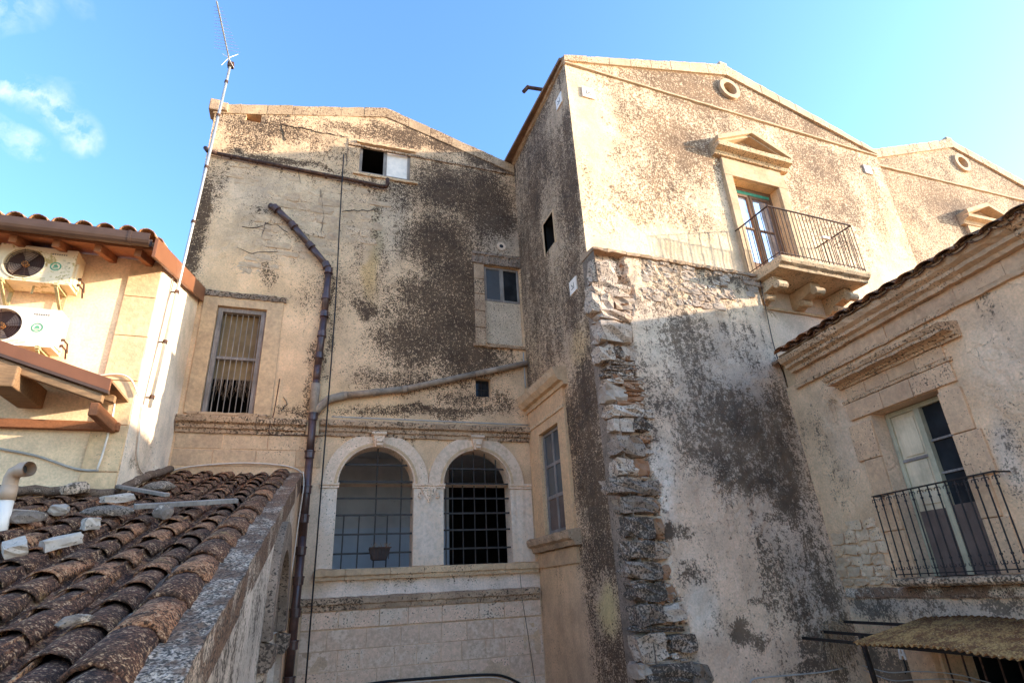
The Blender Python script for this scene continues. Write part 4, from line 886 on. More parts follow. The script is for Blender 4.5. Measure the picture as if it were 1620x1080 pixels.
QUOIN = [(0.18, 5.343, 0.49, 0.569, 0), (0.278, 4.962, 0.81, 0.276, 0), (0.036, 4.663, 0.446, 0.4, 0), (0.517, 4.729, 0.435, 0.272, 0), (0.27, 4.434, 0.713, 0.211, 0), (0.227, 4.099, 0.675, 0.433, 0), (-0.03, 3.668, 0.275, 0.291, 0), (0.415, 3.713, 0.336, 0.272, 0), (0.189, 3.714, 0.178, 0.221, 1), (0.244, 3.528, 0.709, 0.097, 1), (0.264, 3.423, 0.758, 0.096, 1), (0.183, 3.31, 0.625, 0.095, 1), (0.379, 3.234, 0.455, 0.094, 1), (0.022, 2.932, 0.364, 0.34, 0), (0.048, 3.161, 0.319, 0.104, 0), (0.385, 3.13, 0.402, 0.094, 4), (0.393, 3.039, 0.376, 0.081, 4), (0.327, 2.943, 0.323, 0.08, 4), (0.374, 2.867, 0.422, 0.08, 4), (0.249, 2.78, 0.49, 0.079, 4), (0.39, 2.756, 0.297, 0.079, 4), (0.187, 2.633, 0.678, 0.199, 0), (0.086, 2.4, 0.357, 0.237, 0), (0.424, 2.417, 0.342, 0.24, 1), (0.581, 2.601, 0.199, 0.157, 0), (0.143, 2.056, 0.4, 0.355, 0), (0.425, 2.171, 0.241, 0.149, 4), (0.408, 1.961, 0.215, 0.167, 0), (0.046, 1.707, 0.39, 0.301, 0), (0.287, 1.703, 0.28, 0.283, 4), (-0.04, 1.411, 0.562, 0.252, 1), (0.363, 1.376, 0.347, 0.255, 1), (0.126, 1.52, 0.458, 0.059, 0), (0.143, 1.125, 0.607, 0.265, 0), (0.423, 1.106, 0.161, 0.191, 4), (0.114, 0.799, 0.463, 0.329, 1), (0.395, 0.805, 0.158, 0.277, 4), (0.042, 0.477, 0.431, 0.281, 1), (0.379, 0.46, 0.31, 0.267, 0), (0.064, 0.198, 0.532, 0.239, 0), (0.383, 0.169, 0.24, 0.207, 4), (0.013, 0.047, 0.421, 0.05, 0), (0.09, -0.099, 0.525, 0.248, 1), (0.427, -0.131, 0.194, 0.217, 4), (0.052, -0.392, 0.454, 0.287, 1), (0.415, -0.38, 0.34, 0.243, 0), (0.149, -0.582, 0.741, 0.07, 0), (0.013, -0.791, 0.483, 0.319, 0), (0.517, -0.773, 0.419, 0.264, 1), (0.206, -1.133, 0.842, 0.25, 1), (-0.203, -1.068, 0.195, 0.218, 0), (0.675, -1.173, 0.291, 0.253, 1), (0.216, -0.99, 0.708, 0.06, 0)]
KIND = {0: 'quoin', 1: 'quoindark', 4: 'brickred'}
rq = random.Random(9)
for u, v, w, h, k in QUOIN:
    big = h > .14
    if k == 0 and v < 2.2 and rq.random() < .5: k = 1
    put_stone(but, FK, u, v, w * 1.06 * rq.uniform(.88, 1.08), h * rq.uniform(.88, 1.06), -.15 if big else -.14, (.34 if big else .26) + rq.uniform(-.05, .08), KIND[k], rq.uniform(-.12, .12), "quoin_stone", rq)
for i in range(120):                                   # chips and small stones bedded between them
    v = rq.uniform(-1.6, 5.6); u = rq.uniform(.05, float(np.interp(v, ev, eu)) + .06)
    put_stone(but, FK, u, v, rq.uniform(.07, .20), rq.uniform(.04, .09), -.10, .12 + rq.uniform(0, .10), rq.choice(['quoin', 'quoin', 'quoindark', 'brickred']), rq.uniform(-.3, .3), "stone_chip", rq)
for i in range(10): # lower stones of the same edge, down to the ground
    v = -1.75 - i * .3
    put_stone(but, FK, .25 + rq.uniform(-.05, .05), v, .5, .27, -.14, .34, rq.choice(['quoin', 'quoindark']), 0, "quoin_stone", rq); put_stone(but, FK, .72 + rq.uniform(-.08, .08), v, .4, .25, -.15, .3, rq.choice(['quoin', 'quoindark']), 0, "quoin_stone", rq)
rubble(but, FK, [(5.844, 0.805, 3.847), (5.669, 0.845, 3.873), (5.396, 0.868, 3.779), (4.956, 0.942, 2.585)], 'quoin', -.0, .13, 17, "wall_stone", hgt=(.10, .20), wid=(.14, .32), miss=.35)

# ================================================================== the far gable (E)
far = thing("far_gable_house", "farther tan gable with oculus, right edge behind the tiled eave", "building", (18.7, 10, GROUND))
def topE(u): return float(np.interp(u, [14.6, 18.75, 22.9], [11.22, 12.66, 11.22]))
wall("front_wall", FE, 14.62, 22.9, 4.0, 12.7, .10, M['plC'], far, (.60, .49, .35), [(16.486, 10.303, 1.43, 0.763, 0.66), (15.493, 9.218, 1.069, 0.94, 0.62), (19.853, 11.499, 2.017, 0.575, 0.6), (17.598, 11.547, 1.231, 0.388, 0.6), (15.875, 8.437, 0.8, 0.905, 0.5)], [(15.269, 8.71, 0.366, 0.227, (0.66, 0.52, 0.35), 0.8)], cuts=[(18.85, 11.80, .28, False)], top=topE, stain0=lambda U, V: .60 + .5 * (fbm(U * .7, V * .7, 611, 4) - .5), seed=53)
band(far, FE, [(14.6, 11.30), (18.75, 12.74), (22.9, 11.30)], [(14.6, 10.98), (18.75, 12.42), (22.9, 10.98)], -.15, .055, "coping_stone", M['capsun'], seed=6)
MB().profile(FE, 14.62, 22.9, [(-.02, 10.78), (.05, 10.80), (.055, 10.85), (-.02, 10.86)], .4, .003).build("string_fillet", M['capsun'], far)
MB().ring(FE, 18.85, 11.80, .21, .335, -.12, .08, n=28).build("oculus_ring", M['capsun'], far); dark_box(far, FE, 18.6, 19.1, 11.55, 12.05, -.2, .5)
MB().box(FE, 18.62, 18.90, 12.70, 12.84, -.2, .04).build("ridge_finial", M['capsun'], far, bevel=.02)
for ua, za, ub, zb in ((14.5, 11.15, 18.75, 12.61), (18.75, 12.61, 23.0, 11.15)): MB().prism(FE, [(ua, za), (ub, zb), (ub, zb + .07), (ua, za + .07)], -9, -.02).build("roof_slope", M['roofdark'], far)
e0 = 18.62
MB().profile(FE, e0 - 1.1, e0 + 1.1, [(-.02, 9.22), (.12, 9.22), (.16, 9.32), (.30, 9.36), (.32, 9.44), (-.02, 9.47)], .3, .003).build("pediment_cornice", M['balstone'], far)
for s_ in (-1, 1):
    a = (e0 + s_ * 1.1, 9.46); b = (e0, 9.90)
    MB().prism(FE, [a, (a[0], a[1] + .13), (b[0], b[1] + .13), b], -.02, .32).build("pediment_rake", M['balstone'], far)
MB().prism(FE, [(e0 - 1.0, 9.47), (e0 + 1.0, 9.47), (e0, 9.88)], -.02, .05).build("tympanum", M['balstone'], far)
mb = MB(); mb.box(FE, e0 - .93, e0 - .68, 6, 9.22, -.02, .09); mb.box(FE, e0 + .68, e0 + .93, 6, 9.22, -.02, .09); mb.box(FE, e0 - .68, e0 + .68, 8.75, 9.22, -.02, .09); mb.build("window_surround", M['balstone'], far)
MB().box(FE, e0 - .68, e0 + .68, 6, 8.75, .0, .02).build("window", M['glassdark'], far)

# ================================================================== the house on the right (D)
rh = thing("tile_eaved_house", "pinkish house with tiled eave, hooded balcony door and iron rail, right edge", "building", (8.5, 5, GROUND))
PLD = (.60, .435, .29)
blD = [(5.586, 1.355, 0.216, 0.423, 0.45), (5.486, 1.801, 0.215, 0.215, 0.35), (5.685, 0.92, 0.144, 0.417, 0.5), (8.693, 2.116, 0.209, 0.612, 0.42), (8.492, 1.427, 0.35, 0.485, 0.35), (8.548, -0.489, 0.654, 0.196, 0.72), (9.207, -0.402, 0.297, 0.238, 0.6), (7.412, -0.514, 0.615, 0.142, 0.6), (6.401, -0.463, 0.483, 0.14, 0.62), (8.221, 1.378, 0.185, 0.283, 0.3), (8.387, -1.326, 0.731, 0.252, 0.8), (9.101, -1.221, 0.564, 0.363, 0.8), (8.375, 2.935, 0.203, 0.308, 0.25), (6.358, 0.259, 0.165, 0.291, 0.3)]
tiD = [(5.324, 2.404, 0.427, 0.654, (0.66, 0.54, 0.42), 0.7), (8.455, 2.73, 0.44, 0.41, (0.62, 0.47, 0.33), 0.6), (7.713, -0.479, 1.575, 0.163, (0.42, 0.37, 0.33), 0.8), (5.643, 1.214, 0.217, 0.422, (0.52, 0.48, 0.44), 0.6), (8.129, 1.978, 0.4, 0.578, (0.55, 0.45, 0.36), 0.5), (7.12, -1.203, 0.554, 0.22, (0.46, 0.36, 0.24), 0.7)]
wall("wall", FD, 0.0, 9.35, GROUND, 3.30, .06, M['plD'], rh, PLD, blD, tiD, holes=[(6.27, 7.50, -.10, 2.27, .38, (.52, .41, .31)), (5.3, 7.55, -1.42, -.98, .5)], drips=[(3.0, 8.9, 3.18, .5, .6), (5.5, 9.0, -.22, .5, .95), (5.6, 8.0, 2.2, .5, .5), (8.2, 9.2, 2.6, 1.2, .55), (4.0, 5.8, 2.6, 1.2, .5)], seed=63, relief=.028, rough=[(5.37, 2.087, 0.354, 0.645, 1.0), (8.21, 2.541, 0.416, 0.398, 0.8), (6.181, 0.696, 0.243, 0.438, 0.5), (8.662, 0.251, 0.552, 0.374, 0.8), (7.713, -0.479, 1.694, 0.163, 0.6)])
MB().box(FD, 0.0, 9.2, 3.28, 3.95, -.25, -.02).build("wall_head", M['trim'], rh)
# crowning cornice in long stones
block_run(rh, FD, 2.5, 8.92, [(-.02, 3.18), (.06, 3.18), (.075, 3.24), (-.02, 3.25)], 1.0, "frieze_moulding", M['trimD'], 71)
block_run(rh, FD, 2.5, 8.90, [(-.02, 3.255), (.03, 3.255), (.03, 3.46), (-.02, 3.46)], .62, "frieze_block", M['ashlarD'], 72)
block_run(rh, FD, 2.5, 8.86, [(-.02, 3.465), (.12, 3.465), (.14, 3.52), (.22, 3.55), (.22, 3.60), (.30, 3.64), (.33, 3.70), (.33, 3.735), (-.02, 3.742)], .95, "cornice_block", M['trimD'], 73)
# roof: corrugated sheet of tiles rising to the ridge, the eave row as single tiles
def cover_mesh(name, mat, r0, r1, L, th=.013, n=9, seed=0, wob=.006):
    """half-round clay tile, wide end at y = 0, lying along +y"""
    r = random.Random(seed); mb = MB(); V = []
    ys = [0, L * .5, L]
    for y in ys:
        rr = r0 + (r1 - r0) * y / L
        for lay in (0, 1):
            q = rr - lay * th
            for k in range(n):
                a = math.pi * k / (n - 1); V.append((-q * math.cos(a) + r.uniform(-wob, wob) * .5, y + r.uniform(-wob, wob), q * math.sin(a) * .92 + r.uniform(-wob, wob) * .5))
    F_ = []; S = 2 * n
    for i in range(2):
        for k in range(n - 1):
            F_.append((i * S + k, i * S + k + 1, (i + 1) * S + k + 1, (i + 1) * S + k)); F_.append((i * S + n + k + 1, i * S + n + k, (i + 1) * S + n + k, (i + 1) * S + n + k + 1))
        F_.append((i * S, (i + 1) * S, (i + 1) * S + n, i * S + n)); F_.append((i * S + n - 1, i * S + 2 * n - 1, (i + 1) * S + 2 * n - 1, (i + 1) * S + n - 1))
    for k in range(n - 1):
        F_.append((k, k + n, k + n + 1, k + 1)); F_.append((2 * S + k, 2 * S + k + 1, 2 * S + n + k + 1, 2 * S + n + k))
    mb.add(V, F_); me = mb.mesh(name, mat)
    for p in me.polygons: p.use_smooth = True
    e = me.attributes
    return me
COVERL = [cover_mesh("cover_tile", M['tilelight'], .115, .088, .50, seed=20 + i) for i in range(4)]
COVER = [cover_mesh("cover_tile", M['tile'], .115, .088, .50, seed=i) for i in range(5)]
def axes(X, Y, P, scale=1.0, flip=False, flat=1.0):
    X = Vector(X).normalized(); Y = Vector(Y).normalized(); Z = X.cross(Y)
    if flip: X = -X; Z = -Z
    return Matrix.Translation(P) @ Matrix((X, Y, Z)).transposed().to_4x4() @ Matrix.Diagonal((scale, scale, scale * flat, 1))
def Dridge(s): return 6.05 + .045 * s  # unseen ridge, its height and fall shaped for the shadow edge it throws
slopeD = Vector((nD[0], nD[1], .45)).normalized(); sD = Vector(dD)
mb = MB()
ss = np.linspace(-.2, 9.3, 9); P = []  # unseen near end cut short to let sky light and sun in
for s in ss: P += [FD.p(s, 3.80, .20), FD.p(s, Dridge(s), -5.5), FD.p(s, 3.4, -11.0)]
for s in ss: P += [FD.p(s, 3.75, .20), FD.p(s, Dridge(s) - .08, -5.5), FD.p(s, 3.3, -11.0)]
n3 = 3 * len(ss); fs = []
for i in range(len(ss) - 1):
    for j in range(2):
        a = 3 * i + j; fs += [(a, a + 1, a + 4, a + 3), (n3 + a, n3 + a + 3, n3 + a + 4, n3 + a + 1)]
    fs += [(3 * i, 3 * i + 3, n3 + 3 * i + 3, n3 + 3 * i), (3 * i + 2, n3 + 3 * i + 2, n3 + 3 * i + 5, 3 * i + 5)]
for i in (0, len(ss) - 1): fs += [(3 * i, n3 + 3 * i, n3 + 3 * i + 1, 3 * i + 1), (3 * i + 1, n3 + 3 * i + 1, n3 + 3 * i + 2, 3 * i + 2)]
mb.add(P, fs); mb.build("roof", M['roofdark'], rh)
mb = MB()
for s in (9.3, -.02): mb.add([FD.p(s, GROUND, -.02), FD.p(s, GROUND, -11), FD.p(s, 3.35, -11), FD.p(s, Dridge(s) - .1, -5.5), FD.p(s, 3.8, -.02)], [(0, 1, 2, 3, 4)])
mb.add([FD.p(9.3, GROUND, -11), FD.p(-.02, GROUND, -11), FD.p(-.02, 3.35, -11), FD.p(9.3, 3.35, -11)], [(0, 1, 2, 3)]); mb.build("gable_wall", M['trim'], rh)
rt = random.Random(31)
nt = 21; pitch = .315
for i in range(nt):
    s = 8.66 - i * pitch
    for k in range(3):
        P = Vector(FD.p(s + rt.uniform(-.012, .012), 3.78 - .028 * (8.66 - s) + rt.uniform(-.008, .01), .42)) + slopeD * (.40 * k)
        link_copy("cover_tile", rt.choice(COVER), rh, axes(-sD, slopeD, P + Vector((0, 0, .03 + .012 * k)), 1.38, flat=.50))
        P2 = Vector(FD.p(s - pitch / 2 + rt.uniform(-.01, .01), 3.80 - .028 * (8.66 - s) + rt.uniform(-.006, .008), .40)) + slopeD * (.40 * k)
        link_copy("channel_tile", rt.choice(COVER), rh, axes(-sD, slopeD, P2 + Vector((0, 0, .03 + .010 * k)), 1.34, True, flat=.50))
MB().box(FD, 2.3, 8.8, 3.745, 3.772, -.02, .345).build("eave_board", M['oldbeam'], rh)
# door surround in blocks, with hood
JL = [(-.10, .55), (.555, 1.05), (1.055, 1.62), (1.625, 2.20)]
for i, (a, b) in enumerate(JL):
    e = (.30, .42, .34, .46)[i]
    MB().box(FD, 7.505, 7.505 + e, a, b - .005, -.03, .04 + .004 * (i % 2)).build("jamb_block", M['ashlarD'], rh, bevel=.01)
    e = (.34, .26, .40, .34)[i]
    MB().box(FD, 6.265 - e, 6.265, a, b - .005, -.03, .042 + .004 * (i % 2)).build("jamb_block", M['ashlarD'], rh, bevel=.01)
for a, b in ((5.94, 6.62), (6.625, 7.18), (7.185, 7.90)): MB().box(FD, a, b - .004, 2.275, 2.55, -.03, .045).build("lintel_block", M['ashlarD'], rh, bevel=.01)
MB().profile(FD, 5.90, 7.92, [(-.02, 2.555), (.06, 2.555), (.075, 2.60), (-.02, 2.615)], .2, .004).build("lintel_moulding", M['trimD'], rh)
for a, b in ((5.98, 6.45), (6.455, 6.95), (6.955, 7.42), (7.425, 7.84)): MB().box(FD, a, b - .004, 2.62, 2.80, -.03, .03).build("frieze_block", M['ashlarD'], rh, bevel=.006)
MB().profile(FD, 5.66, 7.92, [(-.02, 2.80), (.07, 2.80), (.08, 2.835), (.12, 2.84), (.13, 2.87), (.28, 2.875), (.285, 2.92), (.31, 2.93), (.34, 2.985), (-.02, 3.04)], .2, .006).build("door_hood", M['trimD'], rh)
# door: cream shutter leaf on the left, dark glazed leaf on the right, brown foot panels
dd = MB(); dd.box(FD, 7.42, 7.49, -.09, 2.26, -.34, -.24); dd.box(FD, 6.275, 6.33, -.09, 2.26, -.34, -.24); dd.box(FD, 6.33, 7.42, 2.19, 2.26, -.34, -.242); dd.box(FD, 6.86, 6.95, -.09, 2.19, -.35, -.22)
dd = dd.build("balcony_door", M['greenwood'], rh, bevel=.006)
MB().box(FD, 6.95, 7.42, .78, 2.19, -.31, -.27).build("shutter", M['creamwood'], dd, bevel=.004)
for a, b in ((.86, 1.02), (1.06, 1.48), (1.56, 2.12)): MB().box(FD, 7.02, 7.35, a, b, -.272, -.255).build("shutter_panel", M['creamwood'], dd, bevel=.008)
MB().box(FD, 6.95, 7.42, 1.49, 1.53, -.272, -.245).build("glazing_bar", M['greywood'], dd)
MB().box(FD, 6.95, 7.42, -.09, .78, -.31, -.262).build("foot_panel", M['mauvewood'], dd, bevel=.004); MB().box(FD, 6.33, 6.86, -.09, .80, -.31, -.262).build("foot_panel", M['mauvewood'], dd, bevel=.004)
MB().box(FD, 7.0, 7.37, .0, .70, -.263, -.25).build("foot_panel", M['mauvewood'], dd, bevel=.01); MB().box(FD, 6.38, 6.81, .0, .70, -.263, -.25).build("foot_panel", M['mauvewood'], dd, bevel=.01)
for a, b in ((.80, 1.22), (1.25, 1.68), (1.71, 2.19)): MB().box(FD, 6.33, 6.86, a, b, -.30, -.295).build("pane", M['glassdark'], dd)
for z in (1.235, 1.695): MB().box(FD, 6.33, 6.86, z - .015, z + .015, -.31, -.26).build("glazing_bar", M['greywood'], dd)
dark_box(rh, FD, 6.27, 7.50, -.10, 2.27, -.38)
# balcony
bd = MB(); bd.profile(FD, 5.6, 7.74, [(-.02, -.20), (.26, -.20), (.29, -.17), (.29, -.12), (.26, -.10), (-.02, -.095)], .2, .005); bd = bd.build("balcony_slab", M['trimdark'], rh, bevel=.005)
S0, S1, OB = 5.74, 7.66, .23
MB().bar(FD.p(S0 - .02, 1.045, OB), FD.p(S1 + .02, 1.045, OB), .035, .018).build("top_rail", M['iron'], bd); MB().bar(FD.p(S0, -.045, OB), FD.p(S1, -.045, OB), .022, .014).build("bottom_rail", M['iron'], bd)
for s in (S0, S1): MB().bar(FD.p(s, 1.042, 0), FD.p(s, 1.042, OB - .02), .03, .016).build("top_rail", M['iron'], bd); MB().bar(FD.p(s, -.045, 0), FD.p(s, -.045, OB - .012), .02, .012).build("bottom_rail", M['iron'], bd)
mb = MB(); Fz = Frame((0, 0, 0), dD, (-nD[0], -nD[1], 0)); mb.tube([(0, 0, -.08), (0, 0, 1.04)], .0095, 6)
for zc, sg in ((.975, 1), (.04, -1)):
    for sd in (-1, 1):
        mb.tube([Fz.p(sd * (.006 + .020 * (1 - math.cos(a)) ), zc + sg * (.024 * math.sin(a)), 0) for a in np.linspace(-.9, 3.6, 9)], .0055, 5)
for z in (.90, .13): mb.tube([(0, 0, z - .012), (0, 0, z + .012)], .017, 6)
bmesh_ = mb.mesh("baluster", M['iron'])
for i in range(15): link_copy("baluster", bmesh_, bd, Matrix.Translation(FD.p(S0 + (S1 - S0) * i / 14, 0, OB)))
# bare rubble beside the balcony
rubble(rh, FD, [(.80, 7.98, 8.70), (.66, 7.94, 8.90), (.3, 7.94, 8.93), (-.08, 7.96, 8.93)], 'rubbleD', .0, .14, 12, "wall_stone", hgt=(.10, .22), wid=(.16, .36), miss=.06, proud=.04)
block_run(rh, FD, 5.0, 9.0, [(-.02, -.36), (.03, -.36), (.04, -.33), (.03, -.22), (-.02, -.21)], 1.2, "plinth_band", M['parapet'], 77)
# barred opening under the awning
dark_box(rh, FD, 5.3, 7.55, -1.42, -.98, -.5)
for i in range(9): MB().tube([FD.p(5.45 + i * .25, -1.45, .02), FD.p(5.45 + i * .25, -.95, .02)], .012, 6).build("window_bar", M['rust'], rh)
for a, b, c, d in ((7.6, 8.05, -1.5, -.9), (7.58, 8.1, -2.2, -1.51), (7.62, 8.02, -3.0, -2.21)): MB().box(FD, a, b, c, d, -.02, .10).build("pier_block", M['ashlarD'], rh, bevel=.015)
MB().box(FD, 4.8, 7.6, -1.62, -1.43, -.02, .12).build("window_sill", M['ashlarD'], rh, bevel=.015)
# ================================================================== the cream house on the left (L)
lh = thing("cream_house", "sunlit cream house with tiled eave and brown gutter, left edge", "building", (-4, 9.5, GROUND))
PLL = (.74, .62, .44)
def rake(y): return 4.83 + (y - 8.6) * .310
wall("front_wall", FL, -9.0, -2.435, GROUND, 5.05, .12, M['plL'], lh, PLL, [(-2.321, 1.814, 0.3, 0.215, 0.5), (-3.25, 1.312, 0.541, 0.158, 0.35)], [(-2.392, 2.619, 0.155, 1.111, (0.6, 0.46, 0.3), 0.7), (-3.214, 1.155, 0.606, 0.172, (0.5, 0.42, 0.32), 0.6)], seed=83, relief=.006)
wall("side_wall", FS, 9.2, 12.0, GROUND, 6.0, .08, M['plL'], lh, (.74, .70, .62), [(9.975, 1.968, 0.844, 0.112, 0.5), (10.58, 2.497, 0.622, 0.339, 0.3)], [(12.102, 4.655, 1.0, 0.856, (0.56, 0.43, 0.29), 0.7), (10.032, 2.364, 0.694, 0.322, (0.58, 0.48, 0.38), 0.5)], top=lambda u: rake(u) - .03, seed=84, relief=.012, rough=[(10.176, 2.202, 1.443, 0.245, 0.8)])
rows = [(GROUND + .02, 1.2), (1.2, 1.75), (1.755, 2.4), (2.405, 3.05), (3.055, 3.75), (3.755, 4.4), (4.405, 4.98)]
for a, b in rows: MB().box(FL, -2.87, -2.445, a + .003, b - .003, -.02, .03 + rng.uniform(-.003, .003)).build("pilaster_block", M['pilaster'], lh, bevel=.004)
roofL = Vector((0, 1, .310)).normalized()
MB().prism(Frame((0, 0, 0), (0, 1, 0), (1, 0, 0)), [(8.48, rake(8.48) + .10), (14.5, rake(14.5) + .10), (14.5, rake(14.5) + .18), (8.48, rake(8.48) + .18)], -9.2, -2.36).build("roof", M['roofdark'], lh)
MB().prism(Frame((0, 0, 0), (0, 1, 0), (1, 0, 0)), [(8.50, rake(8.50) + .05), (9.6, rake(9.6) + .05), (9.6, rake(9.6) + .095), (8.50, rake(8.50) + .095)], -9.2, -2.37).build("eave_boarding", M['rafter'], lh)
for i in range(11):
    x = -2.62 - i * .50
    MB().prism(Frame((x, 0, 0), (0, 1, 0), (1, 0, 0)), [(8.52, rake(8.52) - .07), (9.3, rake(9.3) - .07), (9.3, rake(9.3) + .047), (8.52, rake(8.52) + .047)], -.045, .045).build("rafter", M['rafter'], lh, bevel=.006)
gt = MB(); R_ = .085
outl = [(8.36 + R_ * math.cos(a), 4.93 + R_ * 1.25 * math.sin(a)) for a in np.linspace(math.pi, 2 * math.pi, 9)] + [(8.36 + R_ + .0, 4.99), (8.36 + R_ - .014, 4.99)] + [(8.36 + (R_ - .014) * math.cos(a), 4.93 + (R_ - .014) * 1.25 * math.sin(a)) for a in np.linspace(2 * math.pi, math.pi, 9)] + [(8.36 - R_ + .014, 4.995), (8.36 - R_, 5.0)]
gt.prism(Frame((0, 0, 0), (0, 1, 0), (1, 0, 0)), outl, -9.0, -2.45); gt = gt.build("gutter", M['gutter'], lh)
for x in (-2.70, -4.4): MB().prism(Frame((x, 0, 0), (0, 1, 0), (1, 0, 0)), [(p[0] + (p[0] - 8.36) * .06, p[1] - .004) for p in outl[:9]] + [(8.36 + R_ + .006, 5.0), (8.36 - R_ - .006, 5.01)], -.02, .02).build("gutter_strap", M['gutter'], gt)
ls = [8.33, 9.9, 12.0]
for a, b in ((8.30, 9.55), (9.56, 10.95), (10.96, 12.0)):
    MB().prism(Frame((-2.36, 0, 0), (0, 1, 0), (1, 0, 0)), [(a, rake(a) - .10), (b, rake(b) - .10), (b, rake(b) + .21), (a, rake(a) + .21)], -.02, .025).build("verge_flashing", M['flash'], lh, bevel=.004)
for i in range(12):
    x = -2.52 - i * .265
    for k in range(2):
        P = Vector((x + rt.uniform(-.015, .015), 8.40, rake(8.40) + .235 + rt.uniform(-.01, .012))) + roofL * (.42 * k)
        link_copy("cover_tile", rt.choice(COVERL), lh, axes((1, 0, 0), roofL, P + Vector((0, 0, .03)), 1.05))
        link_copy("channel_tile", rt.choice(COVERL), lh, axes((1, 0, 0), roofL, P + Vector((-.132, .02, -.005)), 1.0, True))
# air conditioners
def text_dashes(mb, F, u0, v, n, o, r):
    for i in range(n):
        u = u0 + i * .027; mb.box(F, u, u + .017, v + r.uniform(-.002, .002), v + .022, o, o + .002)
def aircon(u0, u1, v0, v1, fan_u, mat, label, seed):
    F = Frame((0, 9.14, 0), (1, 0, 0), (0, -1, 0)); d = .34; r = random.Random(seed)
    t = thing("air_conditioner", label, "air conditioner", ((u0 + u1) / 2, 9.0, v0), "air conditioners on the cream house")
    fv = (v0 + v1) / 2; R = .235
    mb = MB(); n = 40
    # casing with a round opening in its front
    ringp = [(fan_u + R * math.cos(2 * math.pi * k / n), fv + R * math.sin(2 * math.pi * k / n)) for k in range(n)]
    outp = []
    for k in range(n):
        a = 2 * math.pi * k / n; c, s = math.cos(a), math.sin(a); best = 9e9
        for lim, comp in ((u1 - fan_u, c), (fan_u - u0, -c), (v1 - fv, s), (fv - v0, -s)):
            if comp > 1e-6: best = min(best, lim / comp)
        outp.append((fan_u + best * c, fv + best * s))
    P = [F.p(u, v, d) for u, v in ringp] + [F.p(u, v, d) for u, v in outp] + [F.p(u, v, d - .09) for u, v in ringp]
    fs = [(k, (k + 1) % n, n + (k + 1) % n, n + k) for k in range(n)] + [(2 * n + k, 2 * n + (k + 1) % n, (k + 1) % n, k) for k in range(n)]
    mb.add(P, fs)
    B = [F.p(u, v, o) for o in (0, d) for v in (v0, v1) for u in (u0, u1)]
    mb.add(B, [(0, 2, 3, 1), (0, 1, 5, 4), (2, 6, 7, 3), (0, 4, 6, 2), (1, 3, 7, 5)])
    # corners of the front that the fan ray pattern cuts off
    for cu, cv in ((u0, v0), (u1, v0), (u1, v1), (u0, v1)):
        near = sorted(range(n), key=lambda k: math.hypot(outp[k][0] - cu, outp[k][1] - cv))[:2]
        mb.add([F.p(cu, cv, d), F.p(*outp[near[0]], d), F.p(*outp[near[1]], d)], [(0, 1, 2)])
    mb.build("casing", mat, t)
    MB().disc(F, fan_u, fv, R + .005, d - .09, 32).build("fan_well", M['acdark'], t)
    MB().ring(F, fan_u, fv, R + .002, R + .022, d - .002, d + .012, n=40).build("fan_bezel", mat, t)
    g = MB()
    for q in range(1, 9): g.ring(F, fan_u, fv, R * q / 9 - .0025, R * q / 9 + .0025, d - .004, d + .001, n=36)
    for q in range(8):
        a = math.pi * q / 4 + .2; g.bar(F.p(fan_u, fv, d - .006), F.p(fan_u + R * math.cos(a), fv + R * math.sin(a), d - .006), .005, .004, (0, 1, 0))
    g.build("fan_guard", M['acdark'], t)
    for q in range(3):
        a0 = 2 * math.pi * q / 3 + seed; pts_ = []
        for k in range(7):
            a = a0 + .95 * k / 6; pts_.append((fan_u + R * .88 * math.cos(a), fv + R * .88 * math.sin(a)))
        pts_ += [(fan_u + R * .25 * math.cos(a0 + .8), fv + R * .25 * math.sin(a0 + .8)), (fan_u + R * .25 * math.cos(a0 + .1), fv + R * .25 * math.sin(a0 + .1))]
        MB().prism(F, pts_, d - .055, d - .048).build("fan_blade", M['acblade'], t)
    MB().prism(F, [(fan_u + .04 * math.cos(k * math.pi / 8), fv + .04 * math.sin(k * math.pi / 8)) for k in range(16)], d - .06, d - .01).build("fan_hub", M['achub'], t)
    bu, bv = u1 - .22, fv - .005
    b = MB(); b.ring(F, bu, bv, .052, .068, d + .0005, d + .003, n=28); b.prism(F, [(bu - .035, bv - .012), (bu + .035, bv - .012), (bu + .012, bv + .03), (bu - .012, bv + .03)], d + .0005, d + .003); b.box(F, bu - .03, bu + .03, bv - .036, bv - .024, d + .0005, d + .003)
    b.build("badge", M['acgreen'], t)
    tx = MB(); text_dashes(tx, F, u1 - .30, v1 - .10, 7, d + .0005, r); tx.build("nameplate_letters", M['greywood'], t)
    gr = MB()
    for k in range(3): gr.box(F, u0 + .25, u1 - .30, v0 + .03 + k * .02, v0 + .036 + k * .02, d + .0003, d + .002)
    gr.build("casing_groove", M['acbracket'], t)
    for u in (u0 + .12, u1 - .16):
        k = MB(); k.box(F, u, u + .045, v0 - .045, v0 - .003, -.0, .40); k.bar(F.p(u + .02, v0 - .05, .36), F.p(u + .02, v0 - .30, .0), .035, .03); k.box(F, u, u + .045, v0 - .34, v0 - .046, .0, .02)
        k.build("bracket", M['acbracket'], t)
    for k in range(2):
        q = MB(); z = v0 + .10 + .09 * k; q.tube([F.p(u1, z, .16), F.p(u1 + .06, z, .17)], .022, 8); q.tube([F.p(u1 + .05, z, .17), F.p(u1 + .09, z - .04, .12), F.p(u1 + .08, z - .14, .03)], .012, 7); q.build("pipe_valve", M['rust'], t)
    pn = MB(); pn.box(F, u1, u1 + .025, v0 + .04, v1 - .18, .06, .28); pn.build("valve_cover", mat, t, bevel=.005)
    q = MB(); q.tube([F.p((u0 + u1) / 2, v0, .2), F.p((u0 + u1) / 2, v0 - .12, .2)], .014, 7); q.build("drain_spout", M['acbracket'], t)
    return t
